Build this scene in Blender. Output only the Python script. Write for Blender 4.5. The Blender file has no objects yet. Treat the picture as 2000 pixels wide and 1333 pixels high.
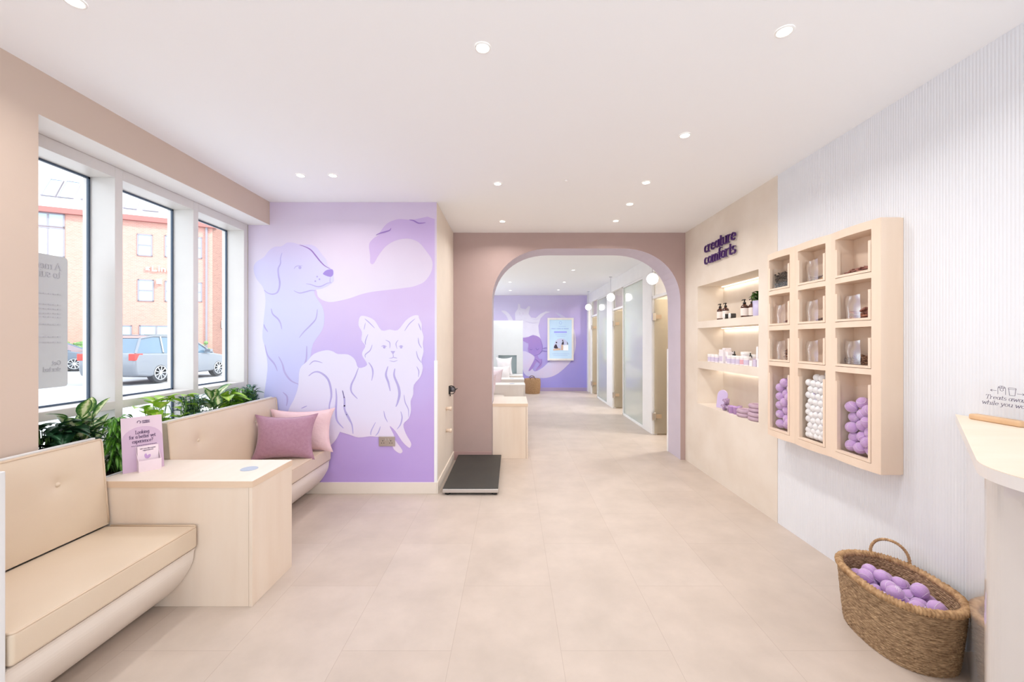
import bpy, math, random
from mathutils import Vector, Matrix
random.seed(7)
PI = math.pi
S = bpy.context.scene
COL = S.collection

# ------------------------------------------------------------------ camera
cam_d = bpy.data.cameras.new('camera')
cam = bpy.data.objects.new('camera', cam_d); COL.objects.link(cam)
cam.location = (0, 0, 1.4); cam.rotation_euler = (PI/2, 0, 0)
cam_d.sensor_width = 36; cam_d.lens = 14.4; cam_d.clip_start = 0.02; cam_d.clip_end = 300
S.camera = cam
# ------------------------------------------------------------------ sky, sun, exposure
W = bpy.data.worlds.new('sky'); S.world = W; W.use_nodes = True
bgn = W.node_tree.nodes['Background']
bgn.inputs[0].default_value = (0.84, 0.92, 1.0, 1); bgn.inputs[1].default_value = 3.6
sd = bpy.data.lights.new('sun', 'SUN'); sd.energy = 4.5; sd.angle = math.radians(3); sd.color = (1, .95, .88)
sun = bpy.data.objects.new('sun', sd); COL.objects.link(sun)
sun.rotation_euler = Vector((-.75, .15, -.65)).to_track_quat('-Z', 'Y').to_euler()
S.view_settings.view_transform = 'Standard'; S.view_settings.look = 'None'
S.view_settings.gamma = 1; S.view_settings.use_curve_mapping = False
S.view_settings.exposure = -0.17
S.cycles.max_bounces = 9; S.cycles.diffuse_bounces = 6; S.cycles.glossy_bounces = 4
S.cycles.transmission_bounces = 6; S.cycles.transparent_max_bounces = 12
S.cycles.caustics_reflective = False; S.cycles.caustics_refractive = False
S.cycles.sample_clamp_indirect = 6
try: S.cycles.use_denoising = True
except Exception: pass

def portal(loc, rot, sx, sy):
    d = bpy.data.lights.new('daylight_portal', 'AREA'); d.shape = 'RECTANGLE'; d.size = sx; d.size_y = sy
    d.cycles.is_portal = True
    o = bpy.data.objects.new('daylight_portal', d); COL.objects.link(o); o.location = loc; o.rotation_euler = rot
portal((-2.66, 2.84, 1.6), (0, -PI/2, 0), 1.75, 1.85)
portal((-.1, -1.62, 1.4), (-PI/2, 0, 0), 3.9, 2.4)
portal((-1.12, 8.2, 1.75), (0, -PI/2, 0), 1.6, 5.6)

DOWNLIGHT_POWER = 7.0
DOWNLIGHT_COLOR = (1, .965, .93)

# ------------------------------------------------------------------ materials
def lin(c):
    out = []
    for v in c[:3]:
        v /= 255.0
        out.append(v/12.92 if v <= .04045 else ((v+.055)/1.055)**2.4)
    return (out[0], out[1], out[2], 1)
MATS = {}
def mat(name, rgb, rough=.6, metal=0, rgb2=None, scale=6, detail=4, stretch=(1, 1, 1), bump=0, bscale=60, coat=0,
        emit=0, spec=.5, contrast=(.35, .65), trans=0, alpha=1, sheen=0):
    if name in MATS: return MATS[name]
    m = bpy.data.materials.new(name); m.use_nodes = True
    nt = m.node_tree; b = nt.nodes['Principled BSDF']
    b.inputs['Base Color'].default_value = lin(rgb); b.inputs['Roughness'].default_value = rough
    b.inputs['Metallic'].default_value = metal; b.inputs['Specular IOR Level'].default_value = spec
    b.inputs['Coat Weight'].default_value = coat; b.inputs['Transmission Weight'].default_value = trans
    b.inputs['Alpha'].default_value = alpha; b.inputs['Sheen Weight'].default_value = sheen
    if emit:
        b.inputs['Emission Color'].default_value = lin(rgb); b.inputs['Emission Strength'].default_value = emit
    tc = nt.nodes.new('ShaderNodeTexCoord'); mp = nt.nodes.new('ShaderNodeMapping')
    mp.inputs['Scale'].default_value = stretch; nt.links.new(tc.outputs['Object'], mp.inputs[0])
    n = nt.nodes.new('ShaderNodeTexNoise'); n.inputs['Scale'].default_value = scale; n.inputs['Detail'].default_value = detail
    nt.links.new(mp.outputs[0], n.inputs['Vector'])
    if rgb2 is None: rgb2 = tuple(v*.988 for v in rgb)
    cr = nt.nodes.new('ShaderNodeValToRGB')
    cr.color_ramp.elements[0].position = contrast[0]; cr.color_ramp.elements[1].position = contrast[1]
    cr.color_ramp.elements[0].color = lin(rgb); cr.color_ramp.elements[1].color = lin(rgb2)
    nt.links.new(n.outputs['Fac'], cr.inputs[0]); nt.links.new(cr.outputs[0], b.inputs['Base Color'])
    if emit: nt.links.new(cr.outputs[0], b.inputs['Emission Color'])
    if bump:
        n2 = nt.nodes.new('ShaderNodeTexNoise'); n2.inputs['Scale'].default_value = bscale; n2.inputs['Detail'].default_value = 3
        nt.links.new(mp.outputs[0], n2.inputs['Vector'])
        bp = nt.nodes.new('ShaderNodeBump'); bp.inputs['Strength'].default_value = bump; bp.inputs['Distance'].default_value = .005
        nt.links.new(n2.outputs['Fac'], bp.inputs['Height']); nt.links.new(bp.outputs[0], b.inputs['Normal'])
    MATS[name] = m
    return m

def facing(nt, p=4.0, k=.75):
    """reflectance that rises towards grazing angles, the same from both sides of a thin sheet"""
    lw = nt.nodes.new('ShaderNodeLayerWeight'); lw.inputs[0].default_value = .5
    pw = nt.nodes.new('ShaderNodeMath'); pw.operation = 'POWER'; pw.inputs[1].default_value = p
    ml = nt.nodes.new('ShaderNodeMath'); ml.operation = 'MULTIPLY'; ml.inputs[1].default_value = k
    nt.links.new(lw.outputs['Facing'], pw.inputs[0]); nt.links.new(pw.outputs[0], ml.inputs[0])
    return ml

def glass(name, rgb, mixf, rough=.02, tint=(255, 255, 255)):
    """thin clear sheet: mostly see-through with a mirror part"""
    m = bpy.data.materials.new(name); m.use_nodes = True; nt = m.node_tree
    for n in list(nt.nodes): nt.nodes.remove(n)
    o = nt.nodes.new('ShaderNodeOutputMaterial'); t = nt.nodes.new('ShaderNodeBsdfTransparent')
    g = nt.nodes.new('ShaderNodeBsdfGlossy'); mx = nt.nodes.new('ShaderNodeMixShader'); fr = facing(nt)
    ma = nt.nodes.new('ShaderNodeMath'); ma.operation = 'ADD'; ma.use_clamp = True; ma.inputs[1].default_value = mixf
    t.inputs[0].default_value = lin(tint); g.inputs[0].default_value = lin(rgb); g.inputs['Roughness'].default_value = rough
    nt.links.new(fr.outputs[0], ma.inputs[0]); nt.links.new(ma.outputs[0], mx.inputs[0])
    nt.links.new(t.outputs[0], mx.inputs[1]); nt.links.new(g.outputs[0], mx.inputs[2]); nt.links.new(mx.outputs[0], o.inputs[0])
    MATS[name] = m
    return m

def frosted(name, rgb, diff, rough=.08, gl=.12):
    """etched glass: part see-through, part milky, part mirror"""
    m = bpy.data.materials.new(name); m.use_nodes = True; nt = m.node_tree
    for n in list(nt.nodes): nt.nodes.remove(n)
    o = nt.nodes.new('ShaderNodeOutputMaterial'); t = nt.nodes.new('ShaderNodeBsdfTransparent')
    d = nt.nodes.new('ShaderNodeBsdfDiffuse'); tl = nt.nodes.new('ShaderNodeBsdfTranslucent'); g = nt.nodes.new('ShaderNodeBsdfGlossy')
    t.inputs[0].default_value = lin(rgb); d.inputs[0].default_value = lin(rgb); tl.inputs[0].default_value = lin(rgb)
    g.inputs['Roughness'].default_value = rough
    a = nt.nodes.new('ShaderNodeMixShader'); a.inputs[0].default_value = .5
    b = nt.nodes.new('ShaderNodeMixShader'); b.inputs[0].default_value = diff
    c = nt.nodes.new('ShaderNodeMixShader')
    fr = facing(nt)
    ma = nt.nodes.new('ShaderNodeMath'); ma.operation = 'ADD'; ma.use_clamp = True; ma.inputs[1].default_value = gl
    nt.links.new(fr.outputs[0], ma.inputs[0]); nt.links.new(ma.outputs[0], c.inputs[0])
    nt.links.new(d.outputs[0], a.inputs[1]); nt.links.new(tl.outputs[0], a.inputs[2])
    nt.links.new(t.outputs[0], b.inputs[1]); nt.links.new(a.outputs[0], b.inputs[2])
    nt.links.new(b.outputs[0], c.inputs[1]); nt.links.new(g.outputs[0], c.inputs[2]); nt.links.new(c.outputs[0], o.inputs[0])
    MATS[name] = m
    return m

def floor_mat():
    m = bpy.data.materials.new('stone_tile'); m.use_nodes = True; nt = m.node_tree; b = nt.nodes['Principled BSDF']
    tc = nt.nodes.new('ShaderNodeTexCoord'); sp = nt.nodes.new('ShaderNodeSeparateXYZ'); nt.links.new(tc.outputs['Object'], sp.inputs[0])
    ax = nt.nodes.new('ShaderNodeMath'); ax.operation = 'ADD'; ax.inputs[1].default_value = -1.36 + 9.8
    ay = nt.nodes.new('ShaderNodeMath'); ay.operation = 'ADD'; ay.inputs[1].default_value = -.221 + 9.9
    nt.links.new(sp.outputs['Y'], ax.inputs[0]); nt.links.new(sp.outputs['X'], ay.inputs[0])
    cb = nt.nodes.new('ShaderNodeCombineXYZ'); nt.links.new(ax.outputs[0], cb.inputs[0]); nt.links.new(ay.outputs[0], cb.inputs[1])
    br = nt.nodes.new('ShaderNodeTexBrick'); nt.links.new(cb.outputs[0], br.inputs['Vector'])
    br.inputs['Scale'].default_value = 1; br.inputs['Brick Width'].default_value = .98; br.inputs['Row Height'].default_value = .495
    br.inputs['Mortar Size'].default_value = .0016; br.inputs['Mortar Smooth'].default_value = .4; br.inputs['Bias'].default_value = 0
    br.inputs['Color1'].default_value = lin((200, 187, 176)); br.inputs['Color2'].default_value = lin((195, 181, 169))
    br.inputs['Mortar'].default_value = lin((181, 166, 154))
    n1 = nt.nodes.new('ShaderNodeTexNoise'); n1.inputs['Scale'].default_value = 3.2; n1.inputs['Detail'].default_value = 9; n1.inputs['Roughness'].default_value = .62
    nt.links.new(tc.outputs['Object'], n1.inputs['Vector'])
    cr = nt.nodes.new('ShaderNodeValToRGB'); cr.color_ramp.elements[0].position = .32; cr.color_ramp.elements[1].position = .7
    cr.color_ramp.elements[0].color = (.84, .83, .82, 1); cr.color_ramp.elements[1].color = (1.06, 1.05, 1.05, 1)
    nt.links.new(n1.outputs['Fac'], cr.inputs[0])
    mx = nt.nodes.new('ShaderNodeMix'); mx.data_type = 'RGBA'; mx.blend_type = 'MULTIPLY'; mx.inputs[0].default_value = .75
    nt.links.new(br.outputs['Color'], mx.inputs[6]); nt.links.new(cr.outputs[0], mx.inputs[7]); nt.links.new(mx.outputs[2], b.inputs['Base Color'])
    b.inputs['Roughness'].default_value = .42; b.inputs['Specular IOR Level'].default_value = .35
    return m

def grad_mat(name, stops, axis='Z', lo=0, hi=1, rough=.75, wobble=.25, ax2=None):
    """painted watercolour wash: colours run across the wall, broken up by noise (pigment, not light)"""
    m = bpy.data.materials.new(name); m.use_nodes = True; nt = m.node_tree; b = nt.nodes['Principled BSDF']
    tc = nt.nodes.new('ShaderNodeTexCoord'); sp = nt.nodes.new('ShaderNodeSeparateXYZ'); nt.links.new(tc.outputs['Object'], sp.inputs[0])
    mr = nt.nodes.new('ShaderNodeMapRange'); mr.inputs['From Min'].default_value = lo; mr.inputs['From Max'].default_value = hi
    src = sp.outputs[axis]
    if ax2:
        k = nt.nodes.new('ShaderNodeMath'); k.operation = 'MULTIPLY_ADD'; k.inputs[1].default_value = ax2[1]
        nt.links.new(sp.outputs[ax2[0]], k.inputs[0]); nt.links.new(sp.outputs[axis], k.inputs[2]); src = k.outputs[0]
    nt.links.new(src, mr.inputs[0])
    n = nt.nodes.new('ShaderNodeTexNoise'); n.inputs['Scale'].default_value = 1.6; n.inputs['Detail'].default_value = 3
    nt.links.new(tc.outputs['Object'], n.inputs['Vector'])
    a = nt.nodes.new('ShaderNodeMath'); a.operation = 'MULTIPLY_ADD'; a.inputs[1].default_value = wobble
    nt.links.new(n.outputs['Fac'], a.inputs[0]); nt.links.new(mr.outputs[0], a.inputs[2])
    s = nt.nodes.new('ShaderNodeMath'); s.operation = 'SUBTRACT'; s.inputs[1].default_value = wobble*.5
    nt.links.new(a.outputs[0], s.inputs[0])
    cr = nt.nodes.new('ShaderNodeValToRGB'); els = cr.color_ramp.elements
    while len(els) < len(stops): els.new(.5)
    for e, (p, c) in zip(els, stops): e.position = p
    for e, (p, c) in zip(els, stops): e.color = lin(c)
    nt.links.new(s.outputs[0], cr.inputs[0]); nt.links.new(cr.outputs[0], b.inputs['Base Color'])
    b.inputs['Roughness'].default_value = rough; b.inputs['Specular IOR Level'].default_value = .3
    MATS[name] = m
    return m

def wood(name, c1, c2, scale=9, stretch=(1, 1, .12), rough=.5):
    return mat(name, c1, rough, rgb2=c2, scale=scale, detail=6, stretch=stretch, contrast=(.3, .75))

def brick_mat(name, c1, c2, cm):
    m = bpy.data.materials.new(name); m.use_nodes = True; nt = m.node_tree; b = nt.nodes['Principled BSDF']
    tc = nt.nodes.new('ShaderNodeTexCoord'); sp = nt.nodes.new('ShaderNodeSeparateXYZ'); nt.links.new(tc.outputs['Object'], sp.inputs[0])
    ad = nt.nodes.new('ShaderNodeMath'); ad.operation = 'ADD'; nt.links.new(sp.outputs['X'], ad.inputs[0]); nt.links.new(sp.outputs['Y'], ad.inputs[1])
    cb = nt.nodes.new('ShaderNodeCombineXYZ'); nt.links.new(ad.outputs[0], cb.inputs[0]); nt.links.new(sp.outputs['Z'], cb.inputs[1])
    br = nt.nodes.new('ShaderNodeTexBrick'); nt.links.new(cb.outputs[0], br.inputs['Vector'])
    br.inputs['Scale'].default_value = 1; br.inputs['Brick Width'].default_value = .23; br.inputs['Row Height'].default_value = .075
    br.inputs['Mortar Size'].default_value = .006
    for k, c in (('Color1', c1), ('Color2', c2), ('Mortar', cm)): br.inputs[k].default_value = lin(c)
    nt.links.new(br.outputs['Color'], b.inputs['Base Color']); b.inputs['Roughness'].default_value = .9
    MATS[name] = m
    return m

def leaf_mat(name, edge, mid, vein, ps=(.42, .62, 1.0)):
    m = bpy.data.materials.new(name); m.use_nodes = True; nt = m.node_tree; b = nt.nodes['Principled BSDF']
    uv = nt.nodes.new('ShaderNodeUVMap'); uv.uv_map = 'leaf'; sp = nt.nodes.new('ShaderNodeSeparateXYZ'); nt.links.new(uv.outputs[0], sp.inputs[0])
    ab = nt.nodes.new('ShaderNodeMath'); ab.operation = 'ABSOLUTE'; nt.links.new(sp.outputs['X'], ab.inputs[0])
    n = nt.nodes.new('ShaderNodeTexNoise'); n.inputs['Scale'].default_value = 70; n.inputs['Detail'].default_value = 2
    tc = nt.nodes.new('ShaderNodeTexCoord'); nt.links.new(tc.outputs['Object'], n.inputs['Vector'])
    a = nt.nodes.new('ShaderNodeMath'); a.operation = 'MULTIPLY_ADD'; a.inputs[1].default_value = .9
    nt.links.new(n.outputs['Fac'], a.inputs[0]); nt.links.new(ab.outputs[0], a.inputs[2])
    cr = nt.nodes.new('ShaderNodeValToRGB'); els = cr.color_ramp.elements; els.new(.5)
    for e, (p, c) in zip(els, ((ps[0]/1.7, vein), (ps[1]/1.7, mid), (ps[2]/1.7, edge))): e.position = p; e.color = lin(c)
    dv = nt.nodes.new('ShaderNodeMath'); dv.operation = 'DIVIDE'; dv.inputs[1].default_value = 1.7
    nt.links.new(a.outputs[0], dv.inputs[0]); nt.links.new(dv.outputs[0], cr.inputs[0]); nt.links.new(cr.outputs[0], b.inputs['Base Color'])
    b.inputs['Roughness'].default_value = .38
    try: b.inputs['Subsurface Weight'].default_value = 0
    except Exception: pass
    MATS[name] = m
    return m

# ------------------------------------------------------------------ mesh building
WORLD = {}
class MB:
    def __init__(s): s.v = []; s.f = []; s.m = []; s.uv = {}; s.cur = 0
    def add(s, vs, fs):
        k = len(s.v); s.v += [tuple(p) for p in vs]
        for f in fs: s.f.append(tuple(k+i for i in f)); s.m.append(s.cur)
        return s
    def box(s, x0, x1, y0, y1, z0, z1):
        if x0 > x1: x0, x1 = x1, x0
        if y0 > y1: y0, y1 = y1, y0
        if z0 > z1: z0, z1 = z1, z0
        return s.add([(x0,y0,z0),(x1,y0,z0),(x1,y1,z0),(x0,y1,z0),(x0,y0,z1),(x1,y0,z1),(x1,y1,z1),(x0,y1,z1)],
              [(0,3,2,1),(4,5,6,7),(0,1,5,4),(1,2,6,5),(2,3,7,6),(3,0,4,7)])
    def prism(s, poly, fn, d0, d1):
        """poly: 2-D outline; fn(u, v, d) -> 3-D point"""
        n = len(poly)
        vs = [fn(u, v, d0) for u, v in poly] + [fn(u, v, d1) for u, v in poly]
        fs = [tuple(range(n))[::-1], tuple(range(n, 2*n))] + [(i, (i+1) % n, n+(i+1) % n, n+i) for i in range(n)]
        return s.add(vs, fs)
    def lathe(s, prof, c, n=24, axis='Z', sx=1, sy=1):
        """prof: (radius, height) from the bottom up"""
        vs = []; fs = []
        for r, h in prof:
            for i in range(n):
                a = 2*PI*i/n; p = (r*math.cos(a)*sx, r*math.sin(a)*sy, h)
                if axis == 'X': p = (p[2], p[0], p[1])
                if axis == 'Y': p = (p[0], p[2], p[1])
                vs.append((c[0]+p[0], c[1]+p[1], c[2]+p[2]))
        for j in range(len(prof)-1):
            for i in range(n):
                fs.append((j*n+i, j*n+(i+1) % n, (j+1)*n+(i+1) % n, (j+1)*n+i))
        fs.append(tuple(range(n))[::-1]); k = (len(prof)-1)*n; fs.append(tuple(range(k, k+n)))
        return s.add(vs, fs)
    def sphere(s, c, r, n=20, m=12, sc=(1, 1, 1)):
        vs = [(c[0], c[1], c[2]-r*sc[2])]; fs = []
        for j in range(1, m):
            t = -PI/2 + PI*j/m
            for i in range(n):
                a = 2*PI*i/n
                vs.append((c[0]+r*sc[0]*math.cos(t)*math.cos(a), c[1]+r*sc[1]*math.cos(t)*math.sin(a), c[2]+r*sc[2]*math.sin(t)))
        vs.append((c[0], c[1], c[2]+r*sc[2]))
        for i in range(n):
            fs.append((0, 1+(i+1) % n, 1+i))
            for j in range(m-2):
                a = 1+j*n; fs.append((a+i, a+(i+1) % n, a+n+(i+1) % n, a+n+i))
            a = 1+(m-2)*n; fs.append((a+i, a+(i+1) % n, len(vs)-1))
        return s.add(vs, fs)
    def tube(s, pts, r, n=8, closed=False, cap=True):
        pts = [Vector(p) for p in pts]; N = len(pts); vs = []; fs = []
        up = Vector((0, 0, 1)); prev = None
        for i, p in enumerate(pts):
            a = pts[(i-1) % N] if (closed or i > 0) else p; b = pts[(i+1) % N] if (closed or i < N-1) else p
            t = (b-a).normalized() if (b-a).length > 1e-9 else Vector((1, 0, 0))
            if prev is None:
                q = up if abs(t.dot(up)) < .9 else Vector((1, 0, 0)); x = t.cross(q).normalized()
            else:
                x = (prev - t*prev.dot(t)).normalized()
            prev = x; y = t.cross(x)
            rr = r(i/(N-1)) if callable(r) else r
            for k in range(n):
                an = 2*PI*k/n; vs.append(p + x*(rr*math.cos(an)) + y*(rr*math.sin(an)))
        M_ = N if closed else N-1
        for i in range(M_):
            j = (i+1) % N
            for k in range(n): fs.append((i*n+k, i*n+(k+1) % n, j*n+(k+1) % n, j*n+k))
        if not closed and cap:
            fs.append(tuple(range(n))[::-1]); fs.append(tuple(range((N-1)*n, N*n)))
        return s.add(vs, fs)
    def grid(s, fn, nu, nv, uvn=None):
        vs = [fn(i/nu, j/nv) for j in range(nv+1) for i in range(nu+1)]
        fs = [(j*(nu+1)+i, j*(nu+1)+i+1, (j+1)*(nu+1)+i+1, (j+1)*(nu+1)+i) for j in range(nv) for i in range(nu)]
        k = len(s.v); s.add(vs, fs)
        if uvn:
            for j in range(nv+1):
                for i in range(nu+1): s.uv[k+j*(nu+1)+i] = uvn(i/nu, j/nv)
        return s
    def build(s, name, m, parent=None, org=None, smooth=False, bevel=0, seg=2, sub=0, label=None, autosm=False):
        o0 = Vector(org) if org is not None else (WORLD[parent.name] if parent else Vector((0, 0, 0)))
        me = bpy.data.meshes.new(name)
        me.from_pydata([tuple(Vector(p)-o0) for p in s.v], [], s.f)
        ms = m if isinstance(m, (list, tuple)) else [m]
        for x in ms: me.materials.append(x)
        if len(ms) > 1: me.polygons.foreach_set('material_index', s.m)
        if s.uv:
            l = me.uv_layers.new(name='leaf')
            for lp in me.loops: l.data[lp.index].uv = s.uv.get(lp.vertex_index, (0, 0))
        me.update()
        if smooth: me.shade_smooth()
        ob = bpy.data.objects.new(name, me); COL.objects.link(ob)
        if parent:
            ob.parent = parent; ob.location = o0 - WORLD[parent.name]
        else: ob.location = o0
        WORLD[ob.name] = o0
        if bevel:
            md = ob.modifiers.new('bevel', 'BEVEL'); md.width = bevel; md.segments = seg; md.limit_method = 'ANGLE'; md.angle_limit = .6
            if seg > 1: me.shade_smooth(); 
            if seg > 1:
                wn = ob.modifiers.new('wn', 'WEIGHTED_NORMAL'); wn.keep_sharp = False
        if sub:
            md = ob.modifiers.new('sub', 'SUBSURF'); md.levels = sub; md.render_levels = sub
        if label: ob['label'] = label
        return ob

def tag(o, label, cat, group=None, kind=None):
    o['label'] = label; o['category'] = cat
    if group: o['group'] = group
    if kind: o['kind'] = kind
    return o
def thing(name, label, cat, loc, group=None):
    o = bpy.data.objects.new(name, None); COL.objects.link(o); o.location = loc; o.empty_display_size = .05
    WORLD[o.name] = Vector(loc)
    return tag(o, label, cat, group)
def struct(o): o['kind'] = 'structure'; return o
def dup(root, loc=None, rot=None, label=None, group=None):
    def cp(o, par):
        c = o.copy(); COL.objects.link(c)
        if par: c.parent = par
        for ch in kids.get(o.name, []): cp(ch, c)
        return c
    kids = {}
    def walk(o):
        kids[o.name] = list(o.children)
        for c in o.children: walk(c)
    walk(root)
    r = cp(root, None)
    if loc is not None: r.location = loc
    if rot is not None: r.rotation_euler = rot
    if label: r['label'] = label
    if group: r['group'] = group
    return r
def light(name, parent, loc, kind='AREA', power=10, color=(1, 1, 1), size=.07, size_y=None, rot=(0, 0, 0), spread=None):
    d = bpy.data.lights.new(name, kind); d.energy = power; d.color = color
    if kind == 'AREA':
        d.shape = 'RECTANGLE' if size_y else 'DISK'; d.size = size
        if size_y: d.size_y = size_y
        if spread: d.spread = spread
    o = bpy.data.objects.new(name, d); COL.objects.link(o)
    if parent: o.parent = parent
    o.location = loc; o.rotation_euler = rot
    return o
ORD = ['first','second','third','fourth','fifth','sixth','seventh','eighth','ninth','tenth','eleventh','twelfth','thirteenth','fourteenth','fifteenth','sixteenth','seventeenth','eighteenth','nineteenth','twentieth','twenty-first','twenty-second','twenty-third','twenty-fourth','twenty-fifth','twenty-sixth','twenty-seventh','twenty-eighth','twenty-ninth','thirtieth','thirty-first','thirty-second','thirty-third','thirty-fourth','thirty-fifth','thirty-sixth','thirty-seventh','thirty-eighth','thirty-ninth','fortieth']

# ------------------------------------------------------------------ lettering (drawn with a broad nib)
def arc(cx, cy, rx, ry, a0, a1, n=12):
    return [(cx+rx*math.cos(math.radians(a0+(a1-a0)*i/n)), cy+ry*math.sin(math.radians(a0+(a1-a0)*i/n))) for i in range(n+1)]
def sf(x, y, w=.16): return [(x-w, y), (x+w, y)]
G = {
 'a': ([arc(.42,.5,.33,.46,0,360,16), [(.8,1),(.8,.12),(.95,0)]], 1.02),
 'b': ([[(.15,1.6),(.15,.02)], arc(.48,.5,.33,.46,0,360,16), [(0,1.6),(.15,1.6)]], .95),
 'c': ([arc(.43,.5,.34,.47,50,315,14)], .84),
 'd': ([arc(.42,.5,.33,.46,0,360,16), [(.8,1.6),(.8,0)], sf(.86,0,.1), [(.62,1.6),(.8,1.6)]], 1.02),
 'e': ([[(.12,.52),(.77,.52)], arc(.44,.5,.34,.47,0,318,16)], .9),
 'f': ([[(.28,0),(.28,1.25)]+arc(.56,1.25,.28,.3,180,50,6), [(.05,.97),(.55,.97)], sf(.3,0,.18)], .62),
 'g': ([arc(.42,.5,.33,.46,0,360,16), [(.8,1),(.8,-.2)]+arc(.45,-.2,.35,.33,0,-150,8)], 1.0),
 'h': ([[(.15,1.6),(.15,0)], arc(.47,.6,.32,.38,180,0,8)+[(.79,0)], sf(.15,0), sf(.79,0), [(0,1.6),(.15,1.6)]], 1.0),
 'i': ([[(.18,1),(.18,0)], [(.18,1.38),(.19,1.39)], sf(.18,0), [(.02,1),(.18,1)]], .42),
 'k': ([[(.15,1.6),(.15,0)], [(.75,1),(.2,.45)], [(.35,.58),(.8,0)], sf(.15,0), sf(.8,0,.12)], .95),
 'l': ([[(.18,1.6),(.18,0)], sf(.18,0), [(.02,1.6),(.18,1.6)]], .42),
 'm': ([[(.15,1),(.15,0)], arc(.42,.64,.27,.34,180,0,8)+[(.69,0)], arc(.96,.64,.27,.34,180,0,8)+[(1.23,0)], sf(.15,0), sf(.69,0,.1), sf(1.23,0), [(0,1),(.15,1)]], 1.44),
 'n': ([[(.15,1),(.15,0)], arc(.47,.6,.32,.38,180,0,8)+[(.79,0)], sf(.15,0), sf(.79,0), [(0,1),(.15,1)]], 1.0),
 'o': ([arc(.45,.5,.35,.47,0,360,18)], .9),
 'p': ([[(.15,1),(.15,-.55)], arc(.48,.5,.33,.46,0,360,16), sf(.15,-.55), [(0,1),(.15,1)]], .95),
 'r': ([[(.15,1),(.15,0)], arc(.5,.6,.35,.36,180,65,7), sf(.18,0,.18), [(0,1),(.15,1)]], .74),
 's': ([arc(.38,.73,.24,.24,50,230,8)+arc(.36,.27,.26,.25,70,-150,8)], .72),
 't': ([[(.25,1.4),(.25,.2)]+arc(.45,.22,.2,.22,190,320,6), [(.02,.97),(.55,.97)]], .62),
 'u': ([[(.15,1),(.15,.4)]+arc(.47,.4,.32,.38,180,360,8)+[(.79,1)], [(.79,1),(.79,0)], [(0,1),(.15,1)], [(.62,1),(.79,1)], [(.79,0),(.93,0)]], 1.02),
 'v': ([[(.08,1),(.43,0)], [(.43,0),(.78,1)], sf(.1,1,.12), sf(.76,1,.12)], .86),
 'w': ([[(.08,1),(.38,0)], [(.38,0),(.63,.9)], [(.63,.9),(.9,0)], [(.9,0),(1.2,1)], sf(.1,1,.12), sf(1.18,1,.12)], 1.28),
 'x': ([[(.1,1),(.75,0)], [(.1,0),(.75,1)], sf(.12,0,.12), sf(.72,0,.12), sf(.12,1,.12), sf(.72,1,.12)], .85),
 'y': ([[(.08,1),(.45,.05)], [(.8,1),(.4,-.35),(.2,-.52),(.05,-.5)], sf(.1,1,.12), sf(.78,1,.12)], .88),
 '?': ([arc(.38,1.25,.28,.33,170,-60,10)+[(.38,.75),(.38,.45)], [(.38,.05),(.39,.06)]], .8),
 'A': ([[(.05,0),(.55,1.5)], [(.55,1.5),(1.1,0)], [(.25,.5),(.9,.5)], sf(.08,0), sf(1.08,0)], 1.2),
 'G': ([arc(.65,.75,.55,.75,45,330,16), [(1.15,.35),(1.15,.7)], sf(1.05,.7)], 1.35),
 'L': ([[(.25,1.5),(.25,0)], [(.05,0),(.95,0),(.98,.35)], sf(.25,1.5,.2)], 1.05),
 'T': ([[(.55,1.5),(.55,0)], [(0,1.2),(.05,1.5),(1.05,1.5),(1.1,1.2)], sf(.55,0,.2)], 1.15),
}
def hull(pts):
    pts = sorted(set(pts)); lo = []; up = []
    def cr(o, a, b): return (a[0]-o[0])*(b[1]-o[1])-(a[1]-o[1])*(b[0]-o[0])
    for p in pts:
        while len(lo) > 1 and cr(lo[-2], lo[-1], p) <= 0: lo.pop()
        lo.append(p)
    for p in reversed(pts):
        while len(up) > 1 and cr(up[-2], up[-1], p) <= 0: up.pop()
        up.append(p)
    return lo[:-1]+up[:-1]
def strokes(mb, lines, fn, nw, nh, d0, d1, k=8):
    nib = [(nw/2*math.cos(2*PI*(i+.5)/k), nh/2*math.sin(2*PI*(i+.5)/k)) for i in range(k)]
    q = 0; eps = (d1-d0)*.02
    for ln in lines:
        for a, b in zip(ln[:-1], ln[1:]):
            q += 1
            h = hull([(round(a[0]+x, 6), round(a[1]+y, 6)) for x, y in nib]+[(round(b[0]+x, 6), round(b[1]+y, 6)) for x, y in nib])
            mb.prism(h, fn, d0, d1+eps*(q % 7))
def text(mb, s, fn, size, nw, nh, d0, d1, width=None, slant=0, align='l', k=8):
    """fn(u, v, d) -> 3-D; size is the x-height; width squeezes the line to that width"""
    adv = sum((G[c][1] if c in G else .45) for c in s)
    sx = width/adv if width else size
    x = 0 if align == 'l' else -adv/2
    for c in s:
        if c in G:
            ls, w = G[c]
            L = [[((x+px)*sx + slant*py*size, py*size) for px, py in l] for l in ls]
            strokes(mb, L, fn, nw*size, nh*size, d0, d1, k); x += w
        else: x += .45
def smooth_line(pts, n=6):
    """Catmull-Rom through 2-D points"""
    out = []; P = [pts[0]]+list(pts)+[pts[-1]]
    for i in range(1, len(P)-2):
        for j in range(n):
            t = j/n; a, b, c, d = P[i-1], P[i], P[i+1], P[i+2]
            out.append(tuple(.5*((2*b[q])+(-a[q]+c[q])*t+(2*a[q]-5*b[q]+4*c[q]-d[q])*t*t+(-a[q]+3*b[q]-3*c[q]+d[q])*t**3) for q in (0, 1)))
    out.append(tuple(pts[-1])); return out
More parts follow.
